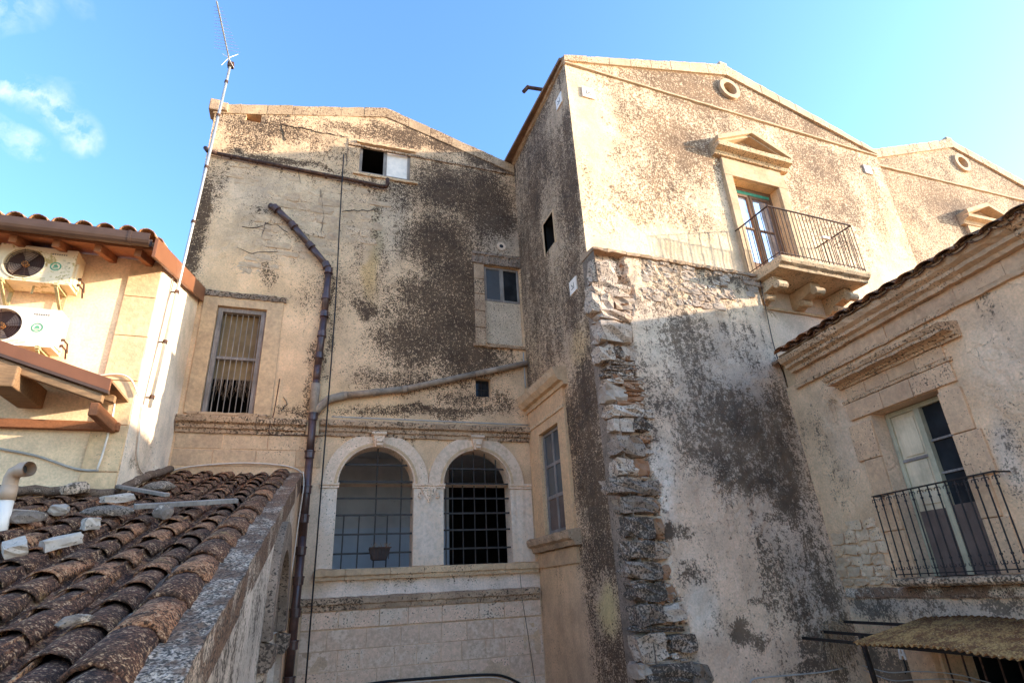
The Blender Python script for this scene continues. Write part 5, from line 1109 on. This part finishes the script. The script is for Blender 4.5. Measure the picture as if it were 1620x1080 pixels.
aircon(-4.36, -3.44, 4.30, 4.86, -4.03, M['acrusty'], "upper air conditioner with rust-streaked casing, just under the eave", 1.0)
aircon(-4.36, -3.44, 3.34, 3.90, -4.07, M['acwhite'], "lower, cleaner white air conditioner above the wooden canopy", 2.2)

# timber canopy with brown metal edge
ca = thing("timber_canopy", "timber lean-to canopy with brown metal edging on cream wall", "canopy", (-3.6, 8.8, 2.3))
Fc = Frame((0, 8.30, 0), (1, 0, 0), (0, -1, 0))
def cz(x): return 2.74 + (-2.50 - x) * .333
XA, XB = -7.5, -2.50
MB().prism(Fc, [(XA, cz(XA) - .13), (XB, cz(XB) - .13), (XB, cz(XB) + .03), (XA, cz(XA) + .03)], -.02, .02).build("edge_flashing", M['flash'], ca, bevel=.004)
MB().prism(Fc, [(XA, cz(XA) - .17), (XB, cz(XB) - .17), (XB, cz(XB) - .132), (XA, cz(XA) - .132)], -.04, .035).build("drip_strip", M['gutter'], ca)
MB().prism(Fc, [(XA, cz(XA) - .005), (XB, cz(XB) - .005), (XB, cz(XB) + .025), (XA, cz(XA) + .025)], -.9, -.021).build("roof_board", M['oldbeam'], ca)
MB().prism(Fc, [(XA, cz(XA) - .30), (XB - .06, cz(XB) - .28), (XB - .06, cz(XB) - .172), (XA, cz(XA) - .172)], -.09, .0).build("front_rafter", M['oldbeam'], ca, bevel=.01)
MB().prism(Fc, [(XA, cz(XA) - .14), (XB - .06, cz(XB) - .14), (XB - .06, cz(XB) - .04), (XA, cz(XA) - .04)], -.55, -.47).build("rafter", M['oldbeam'], ca, bevel=.01)
MB().box(Frame((0, 8.30, 0), (1, 0, 0), (0, -1, 0)), XA, XB - .03, 2.30, 2.42, -.88, -.78).build("wall_plate", M['rafter'], ca, bevel=.01)
MB().box(Frame((-3.62, 8.27, 2.72), (1, 0, 0), (0, -1, 0)), -.14, .14, -.14, .13, -.9, .06).build("purlin", M['oldbeam'], ca, bevel=.015)
MB().box(Frame((-2.62, 8.30, 0), (1, 0, 0), (0, -1, 0)), -.05, .05, 2.28, 2.45, -.85, .02).build("purlin", M['rafter'], ca, bevel=.012)

# ================================================================== low tiled outhouse (R)
oh = thing("tiled_outhouse", "low outhouse with old lichened clay tile roof, lower left foreground", "building", (-2.5, 7, GROUND))
RS = .3098
def rz_(y): return 2.296 + RS * (y - 11.9)
rd = Vector((.0433, .9541, .2956)).normalized(); rX = Vector((1, -.0454, 0)).normalized(); rN = rX.cross(rd).normalized()
def rpt(a, y, h=0.0): return Vector((a + .0454 * y, y, rz_(y))) + rN * h
mb = MB()
P = [rpt(-6.5, 2.4, -.13), rpt(-.70, 2.4, -.13), rpt(-.70, 11.97, -.13), rpt(-2.97, 11.97, -.13), rpt(-2.97 + .12, 9.16, -.13), rpt(-6.5, 9.16, -.13)]
mb.add(P, [tuple(range(6))]); mb.build("roof_deck", M['mortar'], oh)
rt2 = random.Random(77)
COLS = [-1.325 - .335 * i for i in range(11)]
tilt = (rd - rN * .036).normalized()
for ci, a in enumerate(COLS):
    y = 2.62 + rt2.uniform(-.08, .08)
    ymax = 11.75 if a + .0454 * 11 > -2.36 else 9.0
    while y < ymax:
        sc = rt2.uniform(.97, 1.10)
        ax = (rX + rd * rt2.uniform(-.10, .10) + rN * rt2.uniform(-.09, .09)).normalized()
        tl = (tilt - rX * (ax.dot(tilt)) * 1.0 + rN * rt2.uniform(-.02, .015)).normalized()
        tl = (tl - ax * ax.dot(tl)).normalized()
        link_copy("cover_tile", rt2.choice(COVER), oh, axes(ax, tl, rpt(a + rt2.uniform(-.022, .022), y, -.062 + rt2.uniform(-.006, .012)), sc * 1.06, flat=.80))
        P2 = rpt(a - .1675 + rt2.uniform(-.012, .012), y + .12, .01)
        if ci < 10: link_copy("channel_tile", rt2.choice(COVER), oh, axes(rX, tilt, P2, 1.10, True))
        y += .385 + rt2.uniform(-.03, .03)
# mortared coping along the verge and the flaking parapet beside it
COPE = [cover_mesh("coping_tile", M['tile'], .165, .150, .66, .03, 13, seed=60 + i, wob=.014) for i in range(4)]
y = 2.45
while y < 11.6:
    link_copy("coping_tile", rt2.choice(COPE), oh, axes((rX + rN * rt2.uniform(-.04, .04)).normalized(), ((rd - rN * .03) + rX * rt2.uniform(-.01, .01)).normalized(), rpt(-1.005 + rt2.uniform(-.01, .01), y, -.045 + rt2.uniform(-.01, .01)), 1.0)); y += .52
def rough_strip(name, mat, parent, a0, a1, y0, y1, na, ny, h, amp, seed, skirt=.3):
    As = np.linspace(a0, a1, na); Ys = np.linspace(y0, y1, ny); AA, YY = np.meshgrid(As, Ys)
    H = h + (fbm(AA * 9, YY * 5, seed, 4) - .5) * amp * 2 + (fbm(AA * 40, YY * 40, seed + 3, 2) - .5) * amp * .6
    V = []
    for i in range(ny):
        for j in range(na):
            aa = AA[i, j] + ((fbm(YY[i, j] * 4, 0.0, seed + 8, 3) - .5) * .03 if j == na - 1 else 0)
            V.append(rpt(aa, YY[i, j], H[i, j]))
        V.append(rpt(a1 - .005, Ys[i], h - skirt)); V.append(rpt(a0, Ys[i], h - skirt))
    S = na + 2; F_ = []
    for i in range(ny - 1):
        for j in range(S): F_.append((i * S + j, i * S + (j + 1) % S, (i + 1) * S + (j + 1) % S, (i + 1) * S + j))
    F_ += [tuple(range(S)), tuple((ny - 1) * S + k for k in range(S - 1, -1, -1))]
    return MB().add(V, F_).build(name, mat, parent)
rough_strip("parapet_top", M['parapet'], oh, -.90, -.64, 2.4, 11.96, 9, 170, .0, .022, 5)
rough_strip("coping_bed", M['mortar'], oh, -1.20, -.90, 2.4, 11.9, 8, 120, -.03, .03, 9)
rough_strip("wall_mortar_fillet", M['mortar'], oh, -3.02, -2.82, 9.2, 11.9, 6, 50, .05, .03, 12) if False else None
mb = MB()
for i in range(34):
    y = 9.3 + i * .08
mfil = []
def fillet(name, pts_, r0, seed):
    r = random.Random(seed); path = []
    for i in range(len(pts_) - 1):
        for k in range(8):
            q = Vector(pts_[i]).lerp(Vector(pts_[i + 1]), k / 8); path.append(q + Vector((r.uniform(-.02, .02), r.uniform(-.02, .02), r.uniform(-.015, .02))))
    path.append(Vector(pts_[-1])); mb = MB(); mb.tube(path, r0, 8); return mb.build(name, M['mortar'], oh, smooth=True)
fillet("mortar_fillet", [(-2.40, 9.2, rz_(9.2) + .06), (-2.38, 10.6, rz_(10.6) + .07), (-2.36, 11.9, rz_(11.9) + .04)], .065, 3)
fillet("mortar_fillet", [(-5.5, 9.14, rz_(9.14) + .05), (-3.6, 9.12, rz_(9.12) + .06), (-2.42, 9.12, rz_(9.12) + .03)], .06, 4)
# its right-hand wall with the blind arch
wall("side_wall", FR, 2.4, 11.95, GROUND, 2.3, .09, M['plK'], oh, (.52, .48, .43), [(4.5, -.2, 1.6, .5, .55), (6.6, .1, .9, .5, .5), (7.3, -.5, .5, .8, .5), (5.5, -.6, .5, 1.0, .4), (9.0, 1.2, 1.5, .3, .5)],
     [(11.2, .5, .9, 3.0, (.60, .44, .28), .9), (9.8, 1.0, 1.2, 1.0, (.58, .53, .46), .6), (3.5, -.8, 1.5, 1.0, (.50, .42, .33), .5)], holes=[(7.65, 9.65, -3.2, -.35, .28)], cuts=[(8.65, -.35, 1.03, True)], top=lambda u: rz_(u * .99897) - .02, seed=93, relief=.012)  # first tint puts a sunlit warm tone into the far end's colour
MB().ring(FR, 8.65, -.35, 1.0, 1.36, -.03, .09, 0, math.pi, 30).build("archivolt", M['quoindark'], oh, bevel=.01)
MB().ring(FR, 8.65, -.35, .995, 1.05, -.30, -.031, 0, math.pi, 30).build("arch_soffit", M['quoindark'], oh)
for a, b in ((7.25, 7.645), (9.655, 10.05)):
    MB().box(FR, a, b, -3.2, -.62, -.02, .07).build("arch_jamb", M['quoin'], oh, bevel=.01)
    MB().profile(FR, a - .04, b + .04, [(-.02, -.62), (.09, -.62), (.13, -.55), (.14, -.40), (-.02, -.36)], .1, .01).build("impost", M['quoindark'], oh)
MB().add([FR.p(7.6, -3.3, -.29), FR.p(9.7, -3.3, -.29), FR.p(9.7, .75, -.29), FR.p(7.6, .75, -.29)], [(0, 1, 2, 3)]).build("arch_back", M['room'], oh)
mb = MB(); mb.add([rpt(-6.5, 2.4, -.13), rpt(-.66, 2.4, -.05), Vector((-.66 + .11, 2.4, GROUND)), Vector((-6.4, 2.4, GROUND))], [(0, 1, 2, 3)]); mb.build("end_wall", M['trim'], oh)

# loose things lying on the tiles
def loose_block(x, y, w, l, h, rot, label, mat='block', cat="block", group="loose blocks and stones on the tile roof"):
    r = random.Random(int(abs(x * 1000 + y * 77))); bm = bmesh.new(); bmesh.ops.create_cube(bm, size=1); bmesh.ops.subdivide_edges(bm, edges=bm.edges, cuts=2, use_grid_fill=True)
    for v in bm.verts:
        k = sum(1 for c_ in v.co if abs(c_) > .45); f_ = 1 - (.10 if k == 3 else .04 if k == 2 else 0) * r.uniform(.2, 1.6)
        v.co = Vector((v.co.x * f_ * w + r.uniform(-.008, .008), v.co.y * f_ * l + r.uniform(-.010, .010), (v.co.z * f_ + .5) * h + r.uniform(-.008, .008)))
    me = bpy.data.meshes.new("loose_block"); bm.to_mesh(me); bm.free(); me.materials.append(M[mat])
    ob = bpy.data.objects.new("loose_block", me); C.objects.link(ob)
    q = Vector((x, y, rz_(y))) + rN * .02
    Rm = Matrix((rX, rd, rN)).transposed().to_4x4()
    ob.matrix_world = Matrix.Translation(q) @ Rm @ Matrix.Rotation(rot, 4, 'Z') @ Matrix.Rotation(r.uniform(-.25, .25), 4, 'X') @ Matrix.Rotation(r.uniform(-.25, .25), 4, 'Y'); tag(ob, label, cat, group); return ob
loose_block(-2.16, 5.95, .15, .19, .10, .5, "pale concrete block nearest the frame's left edge, on the tiles")
loose_block(-1.93, 6.16, .15, .28, .09, -.9, "long pale block lying lengthwise beside the leftmost block on tiles")
loose_block(-2.52, 7.70, .16, .24, .09, .2, "broad white slab fragment near the vent pipe on the tiles")
loose_block(-2.80, 7.60, .12, .26, .06, -1.0, "thin pale slab resting on a dark rock by the vent pipe")
loose_block(-1.95, 6.85, .13, .16, .11, .6, "small grey block in the middle of the tile roof")
loose_block(-2.20, 8.50, .13, .36, .08, -.8, "pale oblong block lying farther up, left of the planks")
def rock(x, y, sx, sy, sz, seed, label, rot=0.0, mat='rock'):
    r = random.Random(seed); bm = bmesh.new(); bmesh.ops.create_icosphere(bm, subdivisions=2, radius=1)
    for v in bm.verts:
        n = v.co.normalized(); k = 1 + .22 * math.sin(n.x * 3 + seed) * math.cos(n.y * 4 + seed * 2) + r.uniform(-.10, .10); v.co = Vector((n.x * sx * k, n.y * sy * k, max(n.z, -.6) * sz * k))
    me = bpy.data.meshes.new("loose_stone"); bm.to_mesh(me); bm.free(); me.materials.append(M[mat])
    ob = bpy.data.objects.new("loose_stone", me); C.objects.link(ob)
    Rm = Matrix((rX, rd, rN)).transposed().to_4x4(); ob.matrix_world = Matrix.Translation(Vector((x, y, rz_(y))) + rN * (.05 + sz * .5)) @ Rm @ Matrix.Rotation(rot, 4, 'Z')
    tag(ob, label, "stone", "loose blocks and stones on the tile roof"); return ob
rock(-2.60, 7.15, .17, .11, .07, 1, "dark lichened rock beside the vent pipe under a slab", .3)
rock(-2.00, 7.48, .22, .09, .06, 2, "long dark flat rock in the middle of the tile roof", .15)
rock(-1.43, 7.30, .10, .10, .09, 3, "white and black speckled stone just below the long plank")
rock(-1.93, 9.25, .20, .11, .08, 4, "pale brown lump on the upper tiles beyond the planks", .5)
rock(-1.17, 4.20, .035, .10, .03, 5, "grey broken tile chip wedged between the nearest covers", -.7)
rock(-2.82, 9.00, .16, .11, .09, 6, "rounded pinkish stone at the foot of the cream wall", .4, 'quoin')
def plank(a, b, w, h, label):
    a = Vector((a[0], a[1], rz_(a[1]))) + rN * .10; b = Vector((b[0], b[1], rz_(b[1]))) + rN * .10
    o = MB().bar(a, b, w, h, tuple(rN)).build("plank", M['palewood'], None, bevel=.004); tag(o, label, "plank", "planks on the tile roof")
plank((-1.80, 7.66), (-.80, 8.06), .09, .05, "long grey plank lying across the tiles towards the coping")
plank((-2.72, 9.55), (-1.66, 8.50), .07, .04, "thin weathered batten slanting down from the cream wall")

# vent pipe
vp = thing("vent_pipe", "beige elbow vent pipe on white stem, left edge above the tiles", "pipe", (-2.74, 7.05, .72))
MB().tube([(-2.735, 7.05, .62), (-2.76, 7.05, 1.08)], .062, 16).build("stem", M['whitepipe'], vp, smooth=True)
MB().tube([(-2.76, 7.05, 1.06), (-2.765, 7.05, 1.20)], .070, 16).build("socket", M['beigepipe'], vp, smooth=True)
mb = MB(); mb.tube([(-2.765, 7.05, 1.18), (-2.77, 7.05, 1.27), (-2.75, 7.03, 1.325), (-2.69, 6.99, 1.345), (-2.62, 6.95, 1.345)], .064, 16, False); mb.build("elbow", M['beigepipe'], vp, smooth=True)
mb = MB(); mb.tube([(-2.69, 6.99, 1.345), (-2.60, 6.935, 1.345)], .072, 16, False); mb.tube([(-2.62, 6.95, 1.345), (-2.60, 6.935, 1.345)], .058, 16, False); mb.build("mouth_collar", M['beigepipe'], vp, smooth=True)
MB().tube([(-2.70, 6.995, 1.345), (-2.695, 6.99, 1.345)], .058, 16).build("dark_mouth", M['black'], vp)

# ================================================================== pipes and cables
def pipe_run(name, label, cat, pts_, r, mat, sock, sr, mat2=None):
    t = thing(name, label, cat, tuple(pts_[-1]))
    for i in range(len(pts_) - 1): MB().tube([pts_[i], Vector(pts_[i]).lerp(Vector(pts_[i + 1]), .5), pts_[i + 1]], r, 12).build("pipe_section", mat, t, smooth=True)
    for p, d in sock:
        d = Vector(d).normalized(); p = Vector(p); mb = MB(); mb.tube([p - d * .06, p - d * .055, p + d * .055, p + d * .06], sr, 12); mb.tube([p + d * .05, p + d * .075], sr * 1.12, 12); mb.build("socket", mat, t, smooth=False, bevel=.004)
    return t
def A3(u, v, o): return tuple(FA.p(u, v, o))
br = [A3(-1.34, 8.36, .02), A3(-1.22, 8.27, .09), A3(-.86, 7.93, .10), A3(-.40, 7.40, .10), A3(-.02, 6.95, .10), A3(.05, 6.80, .10), A3(.04, 5.72, .10), A3(.0, 4.52, .10), A3(-.005, 4.20, .10)]
dv = lambda a, b: tuple(Vector(b) - Vector(a))
so = [(br[1], dv(br[1], br[2])), (tuple(Vector(br[2]).lerp(Vector(br[3]), .1)), dv(br[2], br[3])), (tuple(Vector(br[3]).lerp(Vector(br[4]), .0)), dv(br[3], br[4])), (br[5], (0, 0, -1)), (A3(.045, 6.15, .10), (0, 0, -1)), (A3(.04, 5.72, .10), (0, 0, -1)), (A3(.025, 5.25, .10), (0, 0, -1)), (A3(.01, 4.75, .10), (0, 0, -1)), (br[4], dv(br[4], br[5]))]
dp = pipe_run("drain_pipe", "brown glazed drainpipe kinking down the loggia house wall", "pipe", br + [A3(-.005, 4.05, .10)], .072, M['brownpipe'], so, .088)
MB().tube([A3(-.005, 4.12, .10), A3(-.01, 3.80, .10), A3(-.01, 3.40, .12)], .092, 12).build("cement_joint", M['greypipe'], dp, smooth=True)
lo = [A3(-.01, 3.42, .13), A3(0, 2.66, .22), A3(0, 1.12, .22), A3(-.02, -1.2, .22), A3(-.02, GROUND, .22)]
for i in range(4): MB().tube([lo[i], lo[i + 1]], .074, 12).build("pipe_section", M['brownpipe'], dp, smooth=True)
for z in (3.40, 2.62, 1.95, 1.42, .86, .36, -.16, -.66, -1.2, -2.0, -3.0):
    o = .22 if z < 3 else .13; mb = MB(); mb.tube([A3(-.005, z + .06, o), A3(-.005, z - .06, o)], .092, 12); mb.tube([A3(-.005, z + .085, o), A3(-.005, z + .055, o)], .104, 12); mb.build("socket", M['brownpipe'], dp, bevel=.004)
gp = thing("branch_pipe", "grey cement branch pipe slanting up to the right over the arches", "pipe", A3(.05, 3.6, .1))
g = [A3(-.01, 3.45, .11), A3(.10, 3.62, .11), A3(.27, 3.80, .11), A3(.55, 3.90, .10), A3(1.83, 4.12, .10), A3(3.4, 4.58, .09), A3(4.69, 4.95, .08)]
MB().tube(g[:4], .085, 12).build("pipe_elbow", M['greypipe'], gp, smooth=True)
for a, b in zip(g[3:], g[4:]): MB().tube([a, b], .068, 12).build("pipe_section", M['greypipe'], gp, smooth=True)
for t_k in (.02, .5, .98):
    a, b = Vector(g[3]), Vector(g[4]); p = a.lerp(b, t_k); d = (b - a).normalized(); MB().tube([p - d * .05, p + d * .05], .082, 12).build("socket", M['greypipe'], gp)
rp = thing("rusty_pipe", "rusty iron pipe crossing the top of the loggia house wall", "pipe", A3(-2.78, 9.4, .1))
MB().tube([A3(-2.86, 9.66, .05), A3(-2.80, 9.56, .08), A3(-2.6, 9.53, .08)], .05, 10).build("pipe_elbow", M['rust'], rp, smooth=True)
MB().tube([A3(-2.6, 9.53, .08), A3(-.9, 9.47, .07), A3(.4, 9.42, .08), A3(1.15, 9.37, .08)], .046, 10).build("pipe_section", M['rust'], rp, smooth=True)
MB().tube([A3(1.13, 9.37, .08), A3(1.23, 9.38, .10), A3(1.26, 9.46, .12), A3(1.25, 9.60, .12)], .052, 10).build("pipe_elbow", M['rust'], rp, smooth=True)
for u in (-2.3, -1.2, -.2, .7): MB().ring(Frame(A3(u, 9.52 - (u + 2.6) * .042, .07), (0, -1, 0), (1, 0, 0)), 0, 0, .046, .060, -.02, .02, n=12).build("clamp", M['rust'], rp)

def cable(name, label, F, pts_, o, r, mat, cat="cable", smooth_n=5):
    P = [Vector(F.p(u, v, o if not isinstance(o, (list, tuple)) else o[i])) for i, (u, v) in enumerate(pts_)]; path = []
    for i in range(len(P) - 1):                                  # Catmull-Rom through the fixing points
        p0 = P[max(i - 1, 0)]; p1 = P[i]; p2 = P[i + 1]; p3 = P[min(i + 2, len(P) - 1)]
        for k in range(smooth_n):
            t = k / smooth_n; path.append(.5 * ((2 * p1) + (p2 - p0) * t + (2 * p0 - 5 * p1 + 4 * p2 - p3) * t * t + (3 * p1 - p0 - 3 * p2 + p3) * t ** 3))
    path.append(P[-1]); ob = MB().tube(path, r, 6).build(name, mat, None, smooth=True); tag(ob, label, cat); return ob
cable("black_cable", "black cable hanging straight down right of the brown drainpipe", FA, [(.16, 10.11), (.20, 8.0), (.25, 5.9), (.26, 3.3), (.26, 1.0), (.26, -1.26), (.26, -4.4)], [.12, .13, .16, .22, .22, .20, .2], .014, M['blackcable'])
cable("thin_conduit", "thin rusty rod beside the barred window, turning along the cornice", FA, [(-.71, 4.20), (-.74, 3.5), (-.76, 3.02), (-.3, 3.01), (.21, 3.0)], [.05, .08, .22, .22, .22], .010, M['rust'])
cable("white_cable", "white cable draped along the wall over the top of the tiles", FA, [(-2.405, 2.284), (-2.074, 2.393), (-1.232, 2.478), (-0.561, 2.455), (-0.209, 2.375), (-0.056, 2.219)], .06, .012, M['whitecable'])
cable("white_cable", "white cable running down beside the brown drainpipe's lower length", FA, [(-0.095, 2.267), (-0.059, 1.99), (-0.092, 1.349), (-0.118, 0.684), (-0.164, 0.155), (-0.156, -0.454), (-0.141, -1.206)], .40, .010, M['whitecable'])
cable("cornice_cable", "thin dark pipe lying along the top of the arch cornice", FA, [(.35, 3.425), (2.4, 3.425), (4.62, 3.425)], .15, .014, M['greycable'])
cable("black_cable", "black cable with white wire looping at the bottom centre wall", FA, [(1.077, -1.379), (1.623, -1.349), (2.655, -1.367), (3.503, -1.397), (3.876, -1.47), (4.248, -1.659)], .05, .022, M['blackcable'])
cable("white_cable", "thin white wire clipped under the black cable at the bottom centre", FA, [(1.079, -1.418), (1.624, -1.388), (2.655, -1.408), (3.502, -1.439), (3.874, -1.522), (4.195, -1.696)], .07, .009, M['whitecable'])
cable("wall_crack_wire", "thin dark wire dropping from the arch sill near the right corner", FA, [(4.26, 0.322), (4.286, -0.175), (4.358, -0.749), (4.457, -1.625)], .03, .005, M['blackcable'])
cable("grey_conduit", "grey conduit sagging across the cream wall to the corner", FL, [(-4.117, 2.127), (-3.827, 2.035), (-3.396, 1.946), (-2.938, 1.787), (-2.667, 1.765)], .04, .016, M['greycable'])
cable("white_cable", "white cable curving down from the canopy end on the cream wall", FL, [(-3.058, 3.069), (-2.808, 3.048), (-2.682, 2.837), (-2.643, 2.515), (-2.652, 2.023), (-2.676, 1.774)], .07, .014, M['whitecable'])
cable("white_cable", "white cable bent round the cream corner above the tiles", FL, [(-2.984, 3.084), (-2.683, 3.134), (-2.51, 3.049), (-2.39, 2.826)], .06, .012, M['whitecable'])
cable("white_cable", "white cable running down the sunlit side wall onto the roof", FS, [(9.516, 2.808), (9.664, 2.369), (9.872, 2.04), (10.396, 1.955), (11.464, 2.083)], .03, .013, M['whitecable'])
cable("green_wire", "dark green wire along the foot of the battered wall", FK, [(1.466, -1.389), (1.538, -1.302), (2.115, -1.312), (2.844, -1.326), (3.234, -1.309)], .03, .010, M['greycable'])
cable("thin_pipe", "thin grey pipe in the corner beneath the slanting branch pipe", FA, [(4.62, 5.22), (4.62, 4.34)], .05, .014, M['greycable'])
cable("corner_wire", "dark wire running down the corner between grey wall and pink house", FK, [(3.919, 5.795), (3.819, 4.873), (3.759, 4.018), (3.838, 3.164), (3.84, 1.659), (3.864, 0.174)], .03, .008, M['blackcable'])

# ================================================================== aerial
ae = thing("tv_aerial", "tall leaning steel mast with comb-like television aerial at top left", "aerial", (-2.33, 9.6, 2.8))
b0 = Vector((-2.33, 9.6, 2.8)); tp = Vector((-2.34, 10.40, 10.72))
MB().tube([b0, b0.lerp(tp, .5), tp + (tp - b0).normalized() * .05], .027, 10).build("mast", M['galv'], ae, smooth=True)
for k in (.02, .14, .26, .45, .62, .80, .93):
    q = b0.lerp(tp, k); d = (tp - b0).normalized(); MB().tube([q - d * .03, q + d * .03], .038, 8).build("mast_clamp", M['rust'], ae)
    if k < .3: MB().bar(q, (-2.435, q.y + .02, q.z), .02).build("wall_bracket", M['rust'], ae)
MB().tube([(-2.40, 9.52, 2.8), (-2.40, 9.66, 5.1)], .010, 6).build("down_lead", M['greywood'], ae)
bo = Vector((-2.45, 8.91, 10.74)); bt = tp + Vector((0, .05, .02)); bd_ = (bo - bt).normalized()
MB().tube([bt, bo], .016, 8).build("boom", M['galv'], ae)
side = bd_.cross(Vector((0, 0, 1))).normalized()
for i in range(14):
    q = bt + bd_ * (.42 + i * .076); L = .42 - i * .021 if i > 2 else .46 - i * .03
    MB().tube([q - side * L * .55, q + side * L * .55], .0042, 5).build("element", M['galv'], ae)
q = bt + bd_ * .22
for s_ in (-1, 1): MB().tube([q, q + Vector((.15 * s_, .05, .17 + .04 * s_))], .006, 5).build("reflector_rod", M['whitepipe'], ae); MB().tube([q, q + Vector((.12 * s_, .05, -.20))], .006, 5).build("reflector_rod", M['whitepipe'], ae)
MB().box(Frame(tuple(tp), (1, 0, 0), (0, -1, 0)), -.05, .07, -.06, .06, -.05, .05).build("clamp_head", M['rust'], ae)

# ================================================================== marker plates, spout
def plate(F, u, v, s, label, o=.012):
    t = thing("marker_plate", label, "plate", tuple(F.p(u, v - s / 2, .02)), "square white plates on the tan house")
    MB().box(F, u - s / 2, u + s / 2, v - s / 2, v + s / 2, 0.0, .035).build("plate", M['whiteplate'], t, bevel=.004)
    m = MB(); m.box(F, u - .055, u - .040, v - .06, v + .06, .034, .038); m.box(F, u - .040, u + .07, v - .06, v - .045, .034, .038); m.bar(F.p(u - .01, v + .005, .036), F.p(u + .015, v - .018, .036), .016, .004, tuple(F.N)); m.bar(F.p(u + .012, v - .018, .036), F.p(u + .06, v + .05, .036), .016, .004, tuple(F.N))
    m.build("mark", M['black'], t)
plate(FC, .50, 10.15, .30, "square white plate with black mark, sunlit, at the front wall's top left corner")
plate(FC, 9.29, 10.25, .28, "square white plate with black mark at the front wall's right end")
plate(FB, 8.87, 10.17, .30, "square white plate with black mark high on the dark side wall")
plate(FB, 9.12, 5.52, .30, "square white plate with black mark low on the dark side wall")
sp = thing("roof_spout", "rusty bent spout sticking out from the tall house's eave against sky", "pipe", (4.5, 9.6, 11.1))
MB().tube([(4.72, 9.45, 11.10), (4.30, 9.72, 11.36)], .045, 8).build("spout_arm", M['rust'], sp)
MB().tube([(4.32, 9.71, 11.38), (4.20, 9.76, 11.22)], .050, 8).build("spout_end", M['rust'], sp)

# ================================================================== corrugated awning on iron beams
aw = thing("corrugated_awning", "mossy corrugated awning sheet under the balcony, lower right corner", "awning", tuple(FD.p(6.2, -.9, .6)))
ns = 150; V = []; S_a, S_b = 7.60, 4.6
for i in range(ns + 1):
    s = S_a + (S_b - S_a) * i / ns; w = .020 * math.sin(2 * math.pi * (S_a - s) / .09)
    for (o, z) in ((.02, -.60), (.65, -.715), (1.25, -.83)): V.append(FD.p(s + (.0 if o < .1 else (1.25 - o) * 0), z + w + .02 * math.sin(s * 3 + o), o))
mb = MB(); mb.add(V, [(3 * i + j, 3 * i + j + 1, 3 * i + j + 4, 3 * i + j + 3) for i in range(ns) for j in range(2)])
ob = mb.build("corrugated_sheet", M['awning'], aw, smooth=True); so_ = ob.modifiers.new("thickness", 'SOLIDIFY'); so_.thickness = .008
for o, z, s1 in ((1.10, -.86, 9.15), (.70, -.80, 9.1), (.22, -.69, 9.05)): MB().bar(FD.p(s1, z, o), FD.p(4.6, z, o), .035, .04).build("iron_beam", M['iron'], aw)
for s in (8.05,): MB().bar(FD.p(s + .05, -.80, .7), FD.p(s - .15, -2.4, .75), .05).build("post", M['iron'], aw)
lt = thing("white_insulator", "small white A-shaped bracket under the corrugated awning", "bracket", tuple(FD.p(8.15, -1.15, .05)))
mb = MB()
for s_ in (-1, 1): mb.bar(FD.p(8.15 + s_ * .05, -1.16, .06), FD.p(8.15 + s_ * .012, -.96, .06), .028, .02, tuple(FD.N))
mb.bar(FD.p(8.19, -1.10, .06), FD.p(8.11, -1.10, .06), .024, .02, tuple(FD.N)); mb.build("bracket_frame", M['whiteplate'], lt)
MB().tube([FD.p(8.15, -1.16, .06), FD.p(8.14, -1.28, .06), FD.p(8.2, -1.34, .05)], .010, 6).build("wire", M['blackcable'], lt)
rc = random.Random(8)
for i, (z0, z1, lb) in enumerate(((-1.30, -1.34, "upper grey wire strung under the awning"), (-1.36, -1.44, "sagging grey wire strung under the awning, below the others"))):
    cable("grey_wire", lb, FD, [(8.9, z0), (8.4, z1), (7.9, z1 + .06), (7.2, z0 + .05), (6.4, z0 - .06)], .14, .007, M['greycable'])
# dry weeds
def tuft(name, label, F, u, v, n, L, spread, seed, down=True):
    r = random.Random(seed); mb = MB()
    for i in range(n):
        a = F.p(u + r.gauss(0, spread * .4), v + r.gauss(0, spread * .3), .02); d = Vector((r.uniform(-1, 1), r.uniform(-.6, -.1), (-1 if down else 1) * r.uniform(.3, 1)))
        d = d.normalized() * L * r.uniform(.5, 1.2); p = Vector(a); q = p + d * .5 + Vector((0, 0, .10 * L)); e = q + Vector((d.x * .5, d.y * .4, d.z * .8 - .15 * L))
        mb.tube([p, q, e], .004, 4, False, .0015)
    o = mb.build(name, M['drygrass'], None); tag(o, label, "weeds"); return o
tuft("dry_weeds", "tangle of dry weeds on the iron beams beside the awning", FK, *(3.268, -0.757), 90, .45, .35, 3)
tuft("dry_weeds", "dry twigs growing below the balcony's left corbel", FK, *(3.86, 4.996), 26, .22, .12, 4)
tuft("dry_weeds", "bare twigs hanging from the door hood's left end", FD, 8.2, 2.72, 18, .35, .10, 5)
